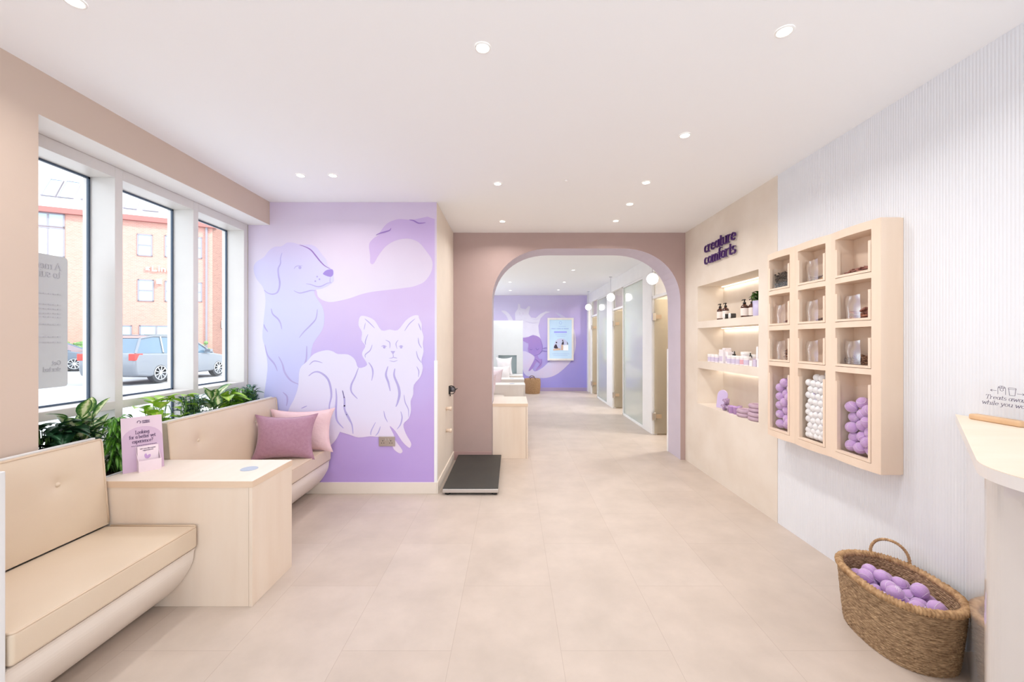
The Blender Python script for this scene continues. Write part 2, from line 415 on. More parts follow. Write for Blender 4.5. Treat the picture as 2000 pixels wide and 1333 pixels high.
def smooth_loop(pts, n=4):
    out = []; N = len(pts)
    for i in range(N):
        a, b, c, d = pts[i-1], pts[i], pts[(i+1) % N], pts[(i+2) % N]
        for j in range(n):
            t = j/n
            out.append(tuple(.5*((2*b[q])+(-a[q]+c[q])*t+(2*a[q]-5*b[q]+4*c[q]-d[q])*t*t+(-a[q]+3*b[q]-3*c[q]+d[q])*t**3) for q in (0, 1)))
    return out
def taper_stroke(mb, pts, fn, w, d0, d1):
    """a brush line that swells in the middle"""
    L = smooth_line(pts, 6); n = len(L)
    for i in range(n-1):
        def wd(k): return w*(.35+.65*math.sin(PI*min(max(k/(n-1), 0), 1)))/2
        h = hull([(round(L[j][0]+wd(j)*math.cos(q*PI/4), 6), round(L[j][1]+wd(j)*math.sin(q*PI/4), 6)) for j in (i, i+1) for q in range(8)])
        mb.prism(h, fn, d0, d1+(d1-d0)*.06*(i % 5))
from mathutils.geometry import tessellate_polygon
def flat_poly(mb, poly, fn, d0, d1):
    """thin paint layer of any outline: triangulated face + rim"""
    tr = tessellate_polygon([[Vector((u, v, 0)) for u, v in poly]]); n = len(poly)
    vs = [fn(u, v, d0) for u, v in poly]+[fn(u, v, d1) for u, v in poly]
    fs = [tuple(t) for t in tr]+[tuple(n+i for i in t) for t in tr]+[(i, (i+1) % n, n+(i+1) % n, n+i) for i in range(n)]
    mb.add(vs, fs)
# ------------------------------------------------------------------ palette
H = 2.675; XR = 2.04; YM = 3.758; YA = 4.82; YB = 5.21; YF = 11.43; XP = 2.09; XL = -2.222; XW = -2.42
m_floor = floor_mat()
m_ceil = mat('ceiling_paint', (247, 249, 252), .9, rgb2=(247, 249, 252))
m_pier = mat('beige_paint', (208, 189, 174), .8, rgb2=(207, 188, 173))
m_soff = mat('lit_soffit_tint', (238, 237, 235), .8)  # paler than the pier paint: light on the soffit put into the colour
m_cream = mat('cream_paint', (230, 220, 208), .7)
m_plaster = mat('cream_plaster', (231, 222, 211), .8, rgb2=(223, 212, 199), scale=3, detail=8, bump=.15, bscale=12)
m_mauve = mat('mauve_paint', (178, 155, 150), .75)
m_mauve2 = mat('mauve_skirting', (176, 144, 140), .5)
m_reveal = mat('arch_reveal_paint', (205, 196, 210), .7)
m_white = mat('white_paint', (240, 240, 240), .55)
m_flute = mat('white_tile_ribs', (228, 231, 237), .32, spec=.4, rgb2=(228, 231, 237))
m_frame = mat('window_frame_metal', (220, 217, 214), .35, metal=0)
m_gasket = mat('dark_gasket', (70, 88, 110), .4)
m_glass = glass('window_glass', (255, 255, 255), .015)
m_birch = wood('pale_birch_veneer', (231, 216, 200), (222, 203, 184))
m_birchtop = wood('birch_top', (236, 224, 212), (230, 215, 200), stretch=(1, .12, 1))
m_birchedge = wood('birch_edge', (226, 203, 180), (216, 190, 164), stretch=(.12, .12, 1))
m_maple = wood('maple', (234, 214, 195), (225, 202, 180), scale=7, stretch=(1, 1, .1))
m_far = grad_mat('far_mural_wash', [(0, (158, 152, 224)), (.35, (172, 160, 220)), (.7, (198, 184, 228)), (1, (212, 205, 236))], 'Z', 0, 2.6, ax2=('X', -.35))
m_steel = mat('brushed_steel', (205, 200, 196), .3, metal=1)
m_steelmatte = mat('steel_faceplate', (190, 178, 170), .35, metal=.8)
m_black = mat('black_plastic', (22, 22, 24), .4)
m_scale = mat('dark_rubber_mat', (52, 52, 50), .55, rgb2=(58, 57, 54), bump=.1, bscale=400)
m_skirtfar = mat('far_skirting_paint', (168, 152, 190), .5)

# ------------------------------------------------------------------ structure
struct(MB().box(-2.64, 5.2, -1.8, 11.6, -.12, 0).build('floor', m_floor))
struct(MB().box(-2.64, 5.2, -1.8, 11.6, H, H+.15).build('ceiling', m_ceil))
b = MB(); b.cur = 0; b.box(-2.64, XL, -1.8, 1.922, 0, H)            # pier before the windows
b.box(-2.64, XL, 1.922, YM, 2.466, H)                              # bulkhead over the windows
b.cur = 1; b.box(-2.64, XW, 1.922, YM, 0, .75)
b.box(XL-.001, XW, 1.923, YM, 2.464, 2.466)  # thin soffit skin, whitened to look lit
struct(b.build('wall_left', [m_pier, m_soff]))
# unseen wall behind the camera, its wide unglazed opening added for fill light
b = MB(); b.box(-2.64, -2.1, -1.75, -1.6, 0, H); b.box(1.9, XR+.3, -1.75, -1.6, 0, H); b.box(-2.1, 1.9, -1.75, -1.6, 2.6, H)
b.box(-2.1, 1.9, -1.75, -1.6, 0, .12)
struct(b.build('wall_front', m_cream))
# mural wall with its cream return
struct(MB().box(-2.625, -.69, YM, YB, 0, H).build('wall_back', m_cream))
# arch wall
def arch_pts(n=14):
    L, R, T, SP = -.235, 1.982, 2.49, 1.86; rx = .70
    p = [(L, 0)]
    ex = 2.15
    for i in range(n+1):
        a = PI - PI/2*i/n; c, s_ = abs(math.cos(a)), math.sin(a)
        p.append((L+rx-rx*c**(2/ex), SP+(T-SP)*s_**(2/ex)))
    for i in range(n+1):
        a = PI/2*(1-i/n); c, s_ = math.cos(a), math.sin(a)
        p.append((R-rx+rx*abs(c)**(2/ex), SP+(T-SP)*abs(s_)**(2/ex)))
    p.append((R, 0)); return p
ap = arch_pts()
b = MB()
def frontback(y, flip):
    # face of the wall around the opening as a fan of quads up to the outer rectangle
    n = len(ap); outer = []
    for (x, z) in ap:
        outer.append((x, z))
    vs = []; fs = []
    for (x, z) in ap:
        vs.append((x, y, z)); 
    # left block, right block, lintel columns
    b.add([(-.69, y, 0), (ap[0][0], y, 0), (ap[0][0], y, ap[1][1]), (-.69, y, ap[1][1])], [(0, 1, 2, 3)])
    b.add([(ap[-1][0], y, 0), (XP+.1, y, 0), (XP+.1, y, ap[-2][1]), (ap[-1][0], y, ap[-2][1])], [(0, 1, 2, 3)])
    b.add([(-.69, y, ap[1][1]), (ap[0][0], y, ap[1][1]), (ap[0][0], y, H), (-.69, y, H)], [(0, 1, 2, 3)])
    b.add([(ap[-1][0], y, ap[-2][1]), (XP+.1, y, ap[-2][1]), (XP+.1, y, H), (ap[-1][0], y, H)], [(0, 1, 2, 3)])
    for i in range(1, n-2):
        (x0, z0), (x1, z1) = ap[i], ap[i+1]
        if x1-x0 < 1e-6: continue
        b.add([(x0, y, z0), (x1, y, z1), (x1, y, H), (x0, y, H)], [(0, 1, 2, 3)])
b.cur = 0; frontback(YA, 0); frontback(YB, 1)
b.cur = 1
for i in range(len(ap)-1):
    (x0, z0), (x1, z1) = ap[i], ap[i+1]
    b.add([(x0, YA, z0), (x1, YA, z1), (x1, YB, z1), (x0, YB, z0)], [(0, 1, 2, 3)])
struct(b.build('wall_arch', [m_mauve, m_reveal]))
# right wall: cream plaster with a shelved niche, then white ribbed tiles
NY0, NY1, NZ0, NZ1, NX = 3.39, 4.5, .715, 1.995, 2.32
b = MB(); b.box(XR, XR+.32, 3.15, NY0, 0, H); b.box(XR, XR+.32, NY1, YB, 0, H)
b.box(XR, XR+.32, NY0, NY1, 0, NZ0); b.box(XR, XR+.32, NY0, NY1, NZ1, H)
b.box(NX, XR+.32, NY0, NY1, NZ0, NZ1)
b.box(XR, NX, NY0, NY1, 1.105, 1.18); b.box(XR, NX, NY0, NY1, 1.54, 1.612)
struct(b.build('wall_right', m_plaster))
b = MB(); pitch = .014; y = 3.15
b.box(XR+.006, XR+.3, -1.75, 3.15, 0, H)
ys = []; k = 6
n = int((3.15-.35)/pitch)
prof = []
for i in range(n):
    for j in range(k):
        t = j/k; prof.append((3.15-(i+t)*pitch, XR+.004-.0013*math.sin(PI*t)))
prof.append((3.15-n*pitch, XR+.004))
b.add([(x, y, 0) for y, x in prof]+[(x, y, H) for y, x in prof], [(i, i+1, len(prof)+i+1, len(prof)+i) for i in range(len(prof)-1)])
w = struct(b.build('wall_right_tiles', m_flute))
# skirtings and small trims
struct(MB().box(-1.9, -.6905, YM-.012, YM, 0, .105).build('baseboard_back', m_cream, bevel=.003))
struct(MB().box(-.690, -.678, YM-.012, YA-.0125, 0, .105).build('baseboard_return', m_cream, bevel=.003))
struct(MB().box(-.69, -.235, YA-.012, YA, 0, .1).build('baseboard_arch', m_mauve2, bevel=.003))
struct(MB().box(-.5, XP, YF-.012, YF, 0, .1).build('baseboard_far', m_skirtfar, bevel=.003))
b = MB(); b.box(-.714, -.686, YM-.006, YM+.03, .1, 1.22); struct(b.build('trim_1', m_white, bevel=.002))
b = MB(); b.box(1.972, 1.99, YB-.02, YB+.008, 0, 1.3); struct(b.build('trim_2', m_white, bevel=.002))

# ------------------------------------------------------------------ windows
def window(i, y0, y1, split):
    """aluminium frame with a tall pane over a low one"""
    b = MB(); xf, xb = XW, -2.62; t = .05
    ya = y0 + (0 if i == 1 else 0); 
    b.box(xb, xf, y0, y1, 2.398, 2.464)                        # head
    b.box(xb, xf, y0, y1, .983, 1.033)                         # transom
    b.box(xb, xf, y0, y1, .75, .80)                            # sill
    b.box(xb, xf, y1, y1+t, .75, 2.464)                        # mullion on the far side
    if i == 1: b.box(xb, xf, y0-t, y0, .75, 2.464)
    fr = b.build('window_%d' % i, m_frame, bevel=.002, seg=1); struct(fr)
    g = MB()
    for z0, z1 in ((1.033, 2.398), (.80, .983)):
        w_ = .011; xg = -2.584
        g.box(xg, xg+.012, y0, y0+w_, z0, z1); g.box(xg, xg+.012, y1-w_, y1, z0, z1)
        g.box(xg, xg+.012, y0, y1, z0, z0+w_); g.box(xg, xg+.012, y0, y1, z1-w_, z1)
    g.build('gasket', m_gasket, parent=fr)
    p = MB()
    for z0, z1 in ((1.033, 2.398), (.80, .983)): p.box(-2.582, -2.576, y0, y1, z0, z1)
    p.build('pane', m_glass, parent=fr)
window(1, 1.93, 2.498, 0); window(2, 2.548, 3.112, 0); window(3, 3.162, 3.70, 0)

# ------------------------------------------------------------------ poster on the glass
m_poster = mat('poster_back', (205, 210, 214), .7, rgb2=(196, 200, 206), scale=2)
m_posterink = mat('poster_ink', (194, 197, 205), .7)
po = thing('window_poster', 'pale grey poster fixed to the first window, its writing seen from behind', 'poster', (-2.574, 2.2, 1.14))
P = [(1.90, 1.139), (2.355, 1.139), (2.366, 1.143), (2.371, 1.155), (2.371, 1.862), (2.366, 1.875), (2.355, 1.88), (1.90, 1.88)]
MB().prism(P, lambda u, v, d: (-2.575+d, u, v), .001, .003).build('sheet', m_poster, parent=po)
b2 = MB()
for s_, z in (('Get', 1.265), ('started', 1.23)):                 # mirrored: meant to be read from the street
    text(b2, s_, (lambda zz: (lambda u, v, d: (-2.571+d, 2.335-u, v+zz)))(z), .016, .26, .12, 0, .001, k=6)
b3 = MB()
for s_, z in (('A mem', 1.80), ('to suit', 1.755)):
    text(b3, s_, (lambda zz: (lambda u, v, d: (-2.571+d, 2.335-u, v+zz)))(z), .026, .26, .12, 0, .001, k=6)
for z in (1.66, 1.60, 1.575, 1.55, 1.53, 1.49, 1.42, 1.39):
    x = 0
    while x < .22: b3.box(-2.571, -2.570, 2.335-x, 2.335-x-.018, z, z+.006); x += .024
for q in (b2,):
    k0 = len(b3.v); b3.v += q.v; b3.f += [tuple(k0+i for i in f) for f in q.f]; b3.m += q.m
b3.build('lettering', m_posterink, parent=po)

# ------------------------------------------------------------------ mural (dogs)
m_wash = grad_mat('mural_wash_light', [(0, (226, 226, 244)), (.45, (224, 220, 238)), (.7, (216, 204, 224)), (1, (202, 186, 212))], 'Z', .8, 2.75, ax2=('X', .15))
m_purp = grad_mat('mural_wash_purple', [(0, (184, 158, 220)), (.18, (192, 168, 224)), (.38, (196, 182, 236)), (.6, (210, 194, 234)), (.85, (200, 178, 220)), (1, (190, 164, 212))], 'Z', .1, 2.6, wobble=.3)
m_lab = grad_mat('mural_labrador_wash', [(0, (198, 200, 246)), (.5, (208, 210, 244)), (.8, (208, 204, 238)), (1, (206, 190, 226))], 'Z', .9, 2.3)
m_pap = grad_mat('mural_papillon_wash', [(0, (228, 214, 234)), (.2, (226, 222, 246)), (.6, (224, 222, 244)), (1, (228, 222, 240))], 'Z', .35, 1.7, wobble=.1)
m_line = mat('mural_line_paint', (176, 168, 222), .7, rgb2=(184, 176, 226))
m_line2 = mat('mural_dark_line_paint', (150, 118, 190), .7)
m_nose = mat('mural_nose_paint', (160, 138, 214), .7)
def mw(u, v, d): return ((u-1000)*YM/800, YM-.0015-d, 1.4-(v-667)*YM/800)
mural = thing('wall_mural', 'lilac and purple painted mural of two dogs on the wall beside the windows', 'mural', (-1.5, YM, .1))
MB().box(-2.42, -.691, YM-.0015, YM-.0002, .105, H-.001).build('painted_ground', m_wash, parent=mural)
P = [(849, 429), (835, 424), (805, 430), (778, 429), (757, 437), (744, 452), (738, 461), (728, 468), (721, 479), (723, 500), (723, 513), (727, 517), (732, 513), (740, 499), (755, 481), (775, 470), (797, 467), (812, 471), (822, 478), (833, 492), (842, 505), (845, 518), (841, 535), (829, 551), (815, 558), (800, 562), (760, 567), (727, 571), (705, 576), (685, 583), (665, 588), (645, 591), (630, 587), (621, 580), (612, 567), (560, 600), (540, 700), (517, 780), (521, 943), (849, 943)]
b = MB(); flat_poly(b, [P[0]]+smooth_line(P[1:-3], 4)+P[-3:], mw, .0004, .0010); b.build('painted_tail_shape', m_purp, parent=mural)
lab = [(513, 660), (515, 630), (518, 603), (519, 587), (517, 571), (512, 559), (503, 548), (497, 535), (496, 521), (502, 512), (516, 503), (525, 491), (537, 483), (550, 482), (561, 475), (573, 475), (588, 479), (608, 479), (620, 486), (629, 498), (637, 508), (639, 517), (645, 524), (651, 529), (652, 540), (652, 549), (646, 555), (630, 564), (615, 567), (616, 578), (622, 588), (630, 600), (634, 620), (630, 645), (612, 672), (606, 700), (594, 722), (586, 745), (580, 768), (572, 795), (560, 805), (545, 806), (530, 800), (517, 780), (518, 760), (521, 740), (523, 712), (518, 680)]
b = MB(); flat_poly(b, smooth_loop(lab, 3), mw, .0012, .0018); lb = b.build('painted_labrador', m_lab, parent=mural, label='pale blue-lilac dog with a drooping ear looking right')
def A(pts): return [(480+x/6.665, 460+y/6.665) for x, y in pts]
def B(pts): return [(480+x/4.165, 640+y/4.165) for x, y in pts]
def D(pts): return [(660+x/4.444, 600+y/4.444) for x, y in pts]
b = MB()
for pts, w_ in ((A([(475,235),(455,300),(455,370),(425,440),(430,530),(445,610),(438,690),(410,750),(350,770),(290,755),(245,720)]), 3.2),
            (A([(630,725),(700,755),(780,740),(850,722),(905,725)]), 2.4), (A([(335,960),(355,1030),(420,1090),(455,1150),(472,1225)]), 3.0),
            (A([(935,970),(915,1090),(850,1170),(760,1260),(700,1335)]), 2.6), (A([(240,1165),(255,1210),(290,1260)]), 2.6),
            (A([(630,440),(665,405),(740,400)]), 1.6), (A([(1105,540),(1098,600),(1110,620)]), 1.4),
            (A([(790,635),(850,645),(930,672),(990,665),(1060,630),(1115,618)]), 2.2),
            (B([(158,145),(180,230),(235,300),(258,355)]), 3.2), (B([(270,240),(300,300),(320,370),(370,435),(435,465)]), 3.6),
            (B([(498,155),(495,250),(480,300),(450,345)]), 3.4), (B([(305,530),(335,560),(340,600),(332,640)]), 3.2)):
    taper_stroke(b, pts, mw, w_, .0020, .0024)
for x, y, r in ((708, 425, 3), (932, 542, 1.8), (962, 576, 1.8), (908, 601, 1.8)):
    X, Y = 480+x/6.665, 460+y/6.665; flat_poly(b, [(X+r*math.cos(q*PI/5), Y+r*math.sin(q*PI/5)) for q in range(10)], mw, .0020, .0024)
b.build('painted_line', m_line, parent=lb)
b = MB(); taper_stroke(b, A([(705,130),(780,155),(850,195),(910,265),(970,340),(1030,400),(1100,440)]), mw, 2.6, .0020, .0024)
b.build('painted_line', m_line2, parent=lb)
b = MB(); flat_poly(b, smooth_loop(A([(1015,490),(1060,455),(1132,450),(1140,515),(1100,545),(1015,515)]), 3), mw, .0020, .0025); b.build('painted_nose', m_nose, parent=lb)
pap = D([(0,410),(90,415),(150,460),(180,530),(255,505),(215,430),(215,390),(240,340),(205,290),(210,220),(180,160),(195,85),(250,85),(320,120),(380,205),(450,198),(520,203),(590,120),(650,80),(697,75),(705,100),(728,150),(728,200),(745,260),(738,320),(745,390),(725,470),(738,530),(715,610),(660,680),(655,760),(632,820),(635,900),(615,970),(570,1020),(590,1100),(635,1180),(632,1215),(615,1222),(560,1170),(500,1080),(450,1035),(485,1110),(500,1160),(558,1240),(555,1268),(530,1270),(490,1240),(470,1200),(440,1140),(340,1130),(280,1125),(180,1135),(100,1110),(30,1090)]) + [(664,845),(658,857),(648,869),(630,880),(600,884),(575,860),(566,830),(563,805),(575,780),(583,755),(586,722),(600,707),(614,692),(636,685),(650,687)]
b = MB(); flat_poly(b, smooth_loop(pap, 3), mw, .0026, .0032); pb = b.build('painted_papillon', m_pap, parent=mural, label='white long-haired dog with big pointed ears lying down')
b = MB()
for pts, w_ in ((D([(235,105),(270,135),(320,185)]), 1.8), (D([(240,140),(228,200)]), 1.4), (D([(670,105),(620,150),(580,210)]), 1.8), (D([(262,240),(240,300),(242,330)]), 2), (D([(300,330),(280,380),(240,415),(240,440)]), 2),
    (D([(700,145),(722,205)]), 2), (D([(698,270),(705,320),(728,360)]), 2), (D([(682,385),(695,440),(725,485)]), 2), (D([(685,520),(703,560),(700,610)]), 2),
    (D([(270,485),(298,530),(305,580),(295,640)]), 3), (D([(435,520),(418,590),(440,660),(455,730)]), 4.2), (D([(495,540),(490,600),(525,690),(535,760),(520,830),(505,865)]), 5),
    (D([(575,765),(585,830),(612,890),(615,955)]), 2), (D([(400,905),(410,955),(432,1000)]), 2.2), (D([(547,910),(558,960),(545,1020),(515,1062)]), 2.6),
    (D([(178,535),(150,610),(118,680),(120,740),(170,797)]), 3.6), (D([(40,730),(60,800),(60,890),(100,970),(125,1030),(133,1100)]), 3.6), (D([(328,1003),(290,1080),(288,1115)]), 2.2), (D([(370,1040),(352,1090),(328,1120)]), 2.2),
    (D([(415,290),(450,310),(452,360)]), 1.6), (D([(525,290),(505,320),(515,365)]), 1.6), (D([(378,345),(400,338),(425,345)]), 1.6), (D([(530,345),(550,338),(568,345)]), 1.6),
    (D([(480,410),(480,440),(446,448)]), 1.5), (D([(480,440),(515,446)]), 1.5), (D([(450,468),(485,476),(518,465)]), 1.5),
    (B([(520,305),(560,275),(625,290)]), 2.2), (B([(515,395),(560,365),(610,370),(665,415),(690,480),(698,560),(682,640),(685,715)]), 4), (B([(735,500),(740,580),(735,680),(745,760),(795,820)]), 4), (B([(790,515),(805,600),(808,680),(850,770)]), 3.4), (B([(455,660),(500,640)]), 2)):
    taper_stroke(b, pts, mw, w_, .0034, .0038)
for x, y, r in ((404, 352, 2.6), (550, 352, 2.6)):
    X, Y = 660+x/4.444, 600+y/4.444; flat_poly(b, [(X+r*math.cos(q*PI/5), Y+r*math.sin(q*PI/5)) for q in range(10)], mw, .0034, .0038)
flat_poly(b, D([(458,385),(498,385),(480,415)]), mw, .0034, .0038)
b.build('painted_line', m_line, parent=pb)
b = MB()
for pts in ([(735,460),(743,456.5),(752,454),(761,451),(764,447)], [(800,430.5),(808,432),(818,437),(831,436)]): taper_stroke(b, pts, mw, 2.6, .0034, .0038)
b.build('painted_line', m_line2, parent=mural)

# double socket over the mural
so = thing('double_socket', 'brushed metal double wall socket low on the painted mural', 'wall socket', (-1.145, YM-.003, .435))
MB().box(-1.219, -1.071, YM-.012, YM-.0045, .436, .524).build('faceplate', m_steelmatte, parent=so, bevel=.002)
b = MB()
for cx in (-1.182, -1.108):
    b.box(cx-.003, cx+.003, YM-.0125, YM-.011, .482, .492)
    for s_ in (-1, 1): b.box(cx+s_*.010-.004, cx+s_*.010+.004, YM-.0125, YM-.011, .463, .469)
b.build('pin_hole', m_black, parent=so)
for cx in (-1.156, -1.134): MB().box(cx-.006, cx+.006, YM-.016, YM-.011, .488, .508).build('switch', m_steel, parent=so, bevel=.002)

# fittings on the cream return wall
hk = thing('lead_hook', 'black coiled lead and clip on the cream wall above the scale', 'hook', (-.69, 4.49, .867))
MB().box(-.69, -.675, 4.46, 4.51, .82, .91).build('bracket', m_black, parent=hk, bevel=.004)
MB().lathe([(.001, 0), (.028, 0), (.03, .02), (.026, .045), (.012, .05), (.001, .05)], (-.675, 4.5, .868), 20, 'X').build('knob', mat('grey_plastic', (95, 92, 98), .3), parent=hk, smooth=True)
b = MB(); b.tube([(-.67+.05*math.cos(t), 4.50+.02*math.sin(t*.7), .862+.045*math.sin(t)) for t in [i*.3 for i in range(40)]], .003, 6)
b.tube([(-.64, 4.5, .85), (-.60, 4.5, .88)], .005, 6); b.tube([(-.68, 4.46, .88), (-.67, 4.45, .80)], .006, 6)
b.build('cord', m_black, parent=hk, smooth=True)
hr = thing('wall_rail', 'short clear rail with two pale wooden brackets on the cream wall', 'rail', (-.69, 4.28, .46))
for z in (.694, .464):
    MB().lathe([(.001, 0), (.018, 0), (.018, .03), (.024, .05), (.02, .06), (.001, .06)], (-.69, 4.28, z), 16, 'X').build('bracket', m_maple, parent=hr, smooth=True)
MB().tube([(-.645, 4.28, .44), (-.645, 4.28, .72)], .007, 10).build('rod', glass('clear_acrylic', (255, 255, 255), .015, .03), parent=hr, smooth=True)
m_acryl = MATS['clear_acrylic']

# ------------------------------------------------------------------ weighing scale
sc = thing('floor_scale', 'low dark animal weighing scale on the floor in front of the arch wall', 'weighing scale', (-.38, 4.25, 0))
MB().box(-.63, -.123, 3.71, 4.80, .022, .058).build('steel_tray', m_steel, parent=sc, bevel=.004)
MB().box(-.628, -.125, 3.712, 4.798, .058, .067).build('rubber_mat', m_scale, parent=sc, bevel=.003)
for x in (-.59, -.16):
    for y in (3.75, 4.76): MB().lathe([(.022, 0), (.025, .004), (.025, .022), (.02, .022)], (x, y, 0), 16).build('foot', m_black, parent=sc, smooth=False)

# ------------------------------------------------------------------ far room
struct(MB().box(-1.2, 5.2, YF, YF+.15, 0, H).build('wall_far', m_cream))
fm = thing('cat_mural', 'purple painted mural of two tumbling cats on the far wall', 'mural', (1, YF, .1))
MB().box(-.98, 2.13, YF-.003, YF-.0005, .1, H-.002).build('painted_ground', m_far, parent=fm)
def fw(u, v, d): return ((960+u/5.555-1000)*YF/800, YF-.004-d*2, 1.4-(560+v/5.555-667)*YF/800)
m_cm1 = mat('far_mural_pale_paint', (204, 202, 234), .8, rgb2=(214, 200, 228), scale=2)
m_cm2 = mat('far_mural_white_paint', (226, 222, 240), .8)
m_cm3 = mat('far_mural_purple_paint', (168, 138, 202), .8, rgb2=(158, 134, 204), scale=2)
m_cm4 = mat('far_mural_line_paint', (132, 112, 186), .8)
b = MB(); flat_poly(b, smooth_loop([(690,285),(750,305),(815,350),(870,420),(905,500),(917,620),(900,720),(860,815),(780,900),(700,960),(620,990),(540,997),(440,985),(350,940),(330,720),(400,720),(460,760),(475,800),(440,870),(470,925),(560,880),(640,810),(760,800),(860,700),(893,600),(885,490),(850,420),(800,370),(740,330)], 3), fw, .0005, .001)
b.build('painted_crescent', m_cm1, parent=fm)
b = MB(); flat_poly(b, [(258,370),(255,290),(285,245),(288,190),(310,195),(315,238),(370,250),(400,215),(422,220),(402,300),(430,340),(480,345),(530,300),(590,272),(640,278),(580,300),(532,350),(508,430),(515,500),(532,570),(450,532),(400,560),(330,555),(330,370)], fw, .0015, .002)
flat_poly(b, smooth_loop([(105,268),(150,268),(200,310),(235,380),(190,380),(160,320)], 3), fw, .0015, .002)
b.build('painted_cat', m_cm2, parent=fm, label='white painted cat')
b = MB(); flat_poly(b, smooth_loop([(330,565),(400,550),(450,530),(520,555),(545,610),(548,680),(525,730),(500,750),(520,790),(545,790),(545,860),(500,905),(480,918),(490,890),(520,850),(490,820),(460,870),(420,915),(400,915),(430,860),(465,790),(460,750),(410,720),(395,680),(400,620),(330,590)], 2), fw, .0025, .003)
pc = b.build('painted_cat', m_cm3, parent=fm, label='purple painted cat upside down')
b = MB()
for pts in ([(530,590),(550,640),(545,700),(510,740),(460,750)], [(410,680),(430,690),(445,680)], [(480,670),(495,690),(515,675)], [(470,790),(500,810),(525,835)], [(545,790),(535,840),(500,880)], [(550,680),(580,670),(605,670)], [(550,700),(580,705),(605,705)]):
    taper_stroke(b, pts, fw, 7, .0035, .004)
b.build('painted_line', m_cm4, parent=pc)
b = MB()
for pts in ([(195,268),(225,272),(250,276)], [(188,296),(220,297),(250,298)], [(195,325),(225,321),(250,318)], [(300,285),(308,300),(304,315)], [(335,282),(343,298),(340,312)], [(318,318),(324,324),(330,318)], [(420,345),(470,362),(520,352)], [(370,380),(440,400),(505,392)]):
    taper_stroke(b, pts, fw, 4, .0035, .004)
b.build('painted_line', m_cm1, parent=fm)
# unseen left side of the far room, openings added to let sky light in
b = MB(); b.box(-1.2, -1.0, YB, YF, 0, .95); b.box(-1.2, -1.0, YB, YF, 2.5, H)
for y in (YB, 6.9, 8.6, 10.3): b.box(-1.2, -1.0, y, y+.12, .95, 2.5)
struct(b.build('wall_far_left', m_cream))
# glazed partition on the right
m_fix = frosted('etched_glass', (240, 248, 245), .75, .08, .2)
m_door = frosted('tinted_door_glass', (232, 226, 214), .45, .05, .05)
m_clear2 = frosted('clear_partition_glass', (242, 240, 238), .3, .03, .2)
b = MB(); x0, x1 = XP, XP+.09
for ya, yb in ((11.22, 11.43), (10.84, 10.90), (8.56, 9.04), (6.14, 6.56), (5.21, 5.27)): b.box(x0, x1, ya, yb, 0, 2.44)
b.box(x0, x1, YB, YF, 2.43, H)
struct(b.build('wall_partition', m_white, bevel=.004, seg=1))
def fixed(i, ya, yb):
    b = MB(); t = .03
    b.box(x0+.01, x1-.01, ya, ya+t, 0, 2.43); b.box(x0+.01, x1-.01, yb-t, yb, 0, 2.43); b.box(x0+.01, x1-.01, ya, yb, 0, t); b.box(x0+.01, x1-.01, ya, yb, 2.40, 2.43)
    fr = struct(b.build('window_%d' % i, m_white)); p = MB().box(x0+.035, x0+.045, ya+t, yb-t, t, 2.40); p.build('pane', m_fix, parent=fr)
fixed(4, 6.56, 7.78); fixed(5, 9.04, 10.13)
def trans(i, ya, yb):
    b = MB(); b.box(x0+.01, x1-.01, ya, yb, 2.03, 2.07)
    b.box(x0+.01, x1-.01, yb-.015, yb, 0, 2.43)
    fr = struct(b.build('window_%d' % i, m_white)); MB().box(x0+.035, x0+.045, ya, yb-.015, 2.07, 2.42).build('pane', m_clear2, parent=fr)
trans(6, 5.27, 6.14); trans(7, 7.78, 8.56); trans(8, 10.13, 10.84)
m_hin = mat('hinge_tan_pad', (178, 154, 128), .5)
for i, (yh, w_) in enumerate(((6.10, .80), (8.50, .74), (10.80, .68))):
    d = MB().box(x0+.03, x0+w_, yh-.012, yh, .02, 2.02).build('door_%d' % (i+1), m_door); struct(d)
    for z in (.28, 1.76):
        hg = MB().box(x0-.005, x0+.045, yh-.03, yh+.012, z-.055, z+.055).build('hinge', m_steel, parent=d, bevel=.003)
        MB().box(x0+.045, x0+.13, yh-.022, yh-.012, z-.03, z+.03).build('hinge_pad', m_hin, parent=hg)
    MB().tube([(x0+w_-.06, yh-.04, .95), (x0+w_-.06, yh-.04, 1.15)], .01, 8).build('door_handle', m_steel, parent=d)
# consulting rooms behind it
m_consult = mat('consulting_room_paint', (208, 198, 182), .8)
b = MB(); b.box(4.9, 5.1, YB, YF, 0, H)
for y in (YB-.0, 6.3, 8.72, 11.2): b.box(XP+.1, 4.9, y, y+.1, 0, H)
struct(b.build('wall_consulting', m_consult))
m_lens = mat('lamp_lens', (255, 250, 240), .5, emit=9)
m_ring = mat('white_trim', (245, 245, 243), .4)
# downlights
def make_downlight():
    t = thing('recessed_downlight', '', 'ceiling light', (0, 0, 0))
    b = MB(); n = 28; ro, ri = .036, .028
    pr = [(ro, 0), (ro-.002, -.004), (ri+.002, -.005), (ri, -.003), (ri-.003, .0)]
    vs = [(r*math.cos(2*PI*i/n), r*math.sin(2*PI*i/n), z) for r, z in pr for i in range(n)]
    fs = [(j*n+i, j*n+(i+1) % n, (j+1)*n+(i+1) % n, (j+1)*n+i) for j in range(len(pr)-1) for i in range(n)]
    b.add(vs, fs); b.build('trim_ring', m_ring, parent=t, smooth=True)
    MB().lathe([(.001, -.0025), (.0275, -.0025), (.0275, -.001), (.001, -.001)], (0, 0, 0), 24).build('lens', m_lens, parent=t)
    light('lamp', t, (0, 0, -.012), power=DOWNLIGHT_POWER, color=DOWNLIGHT_COLOR, size=.05, spread=math.radians(150))
    return t
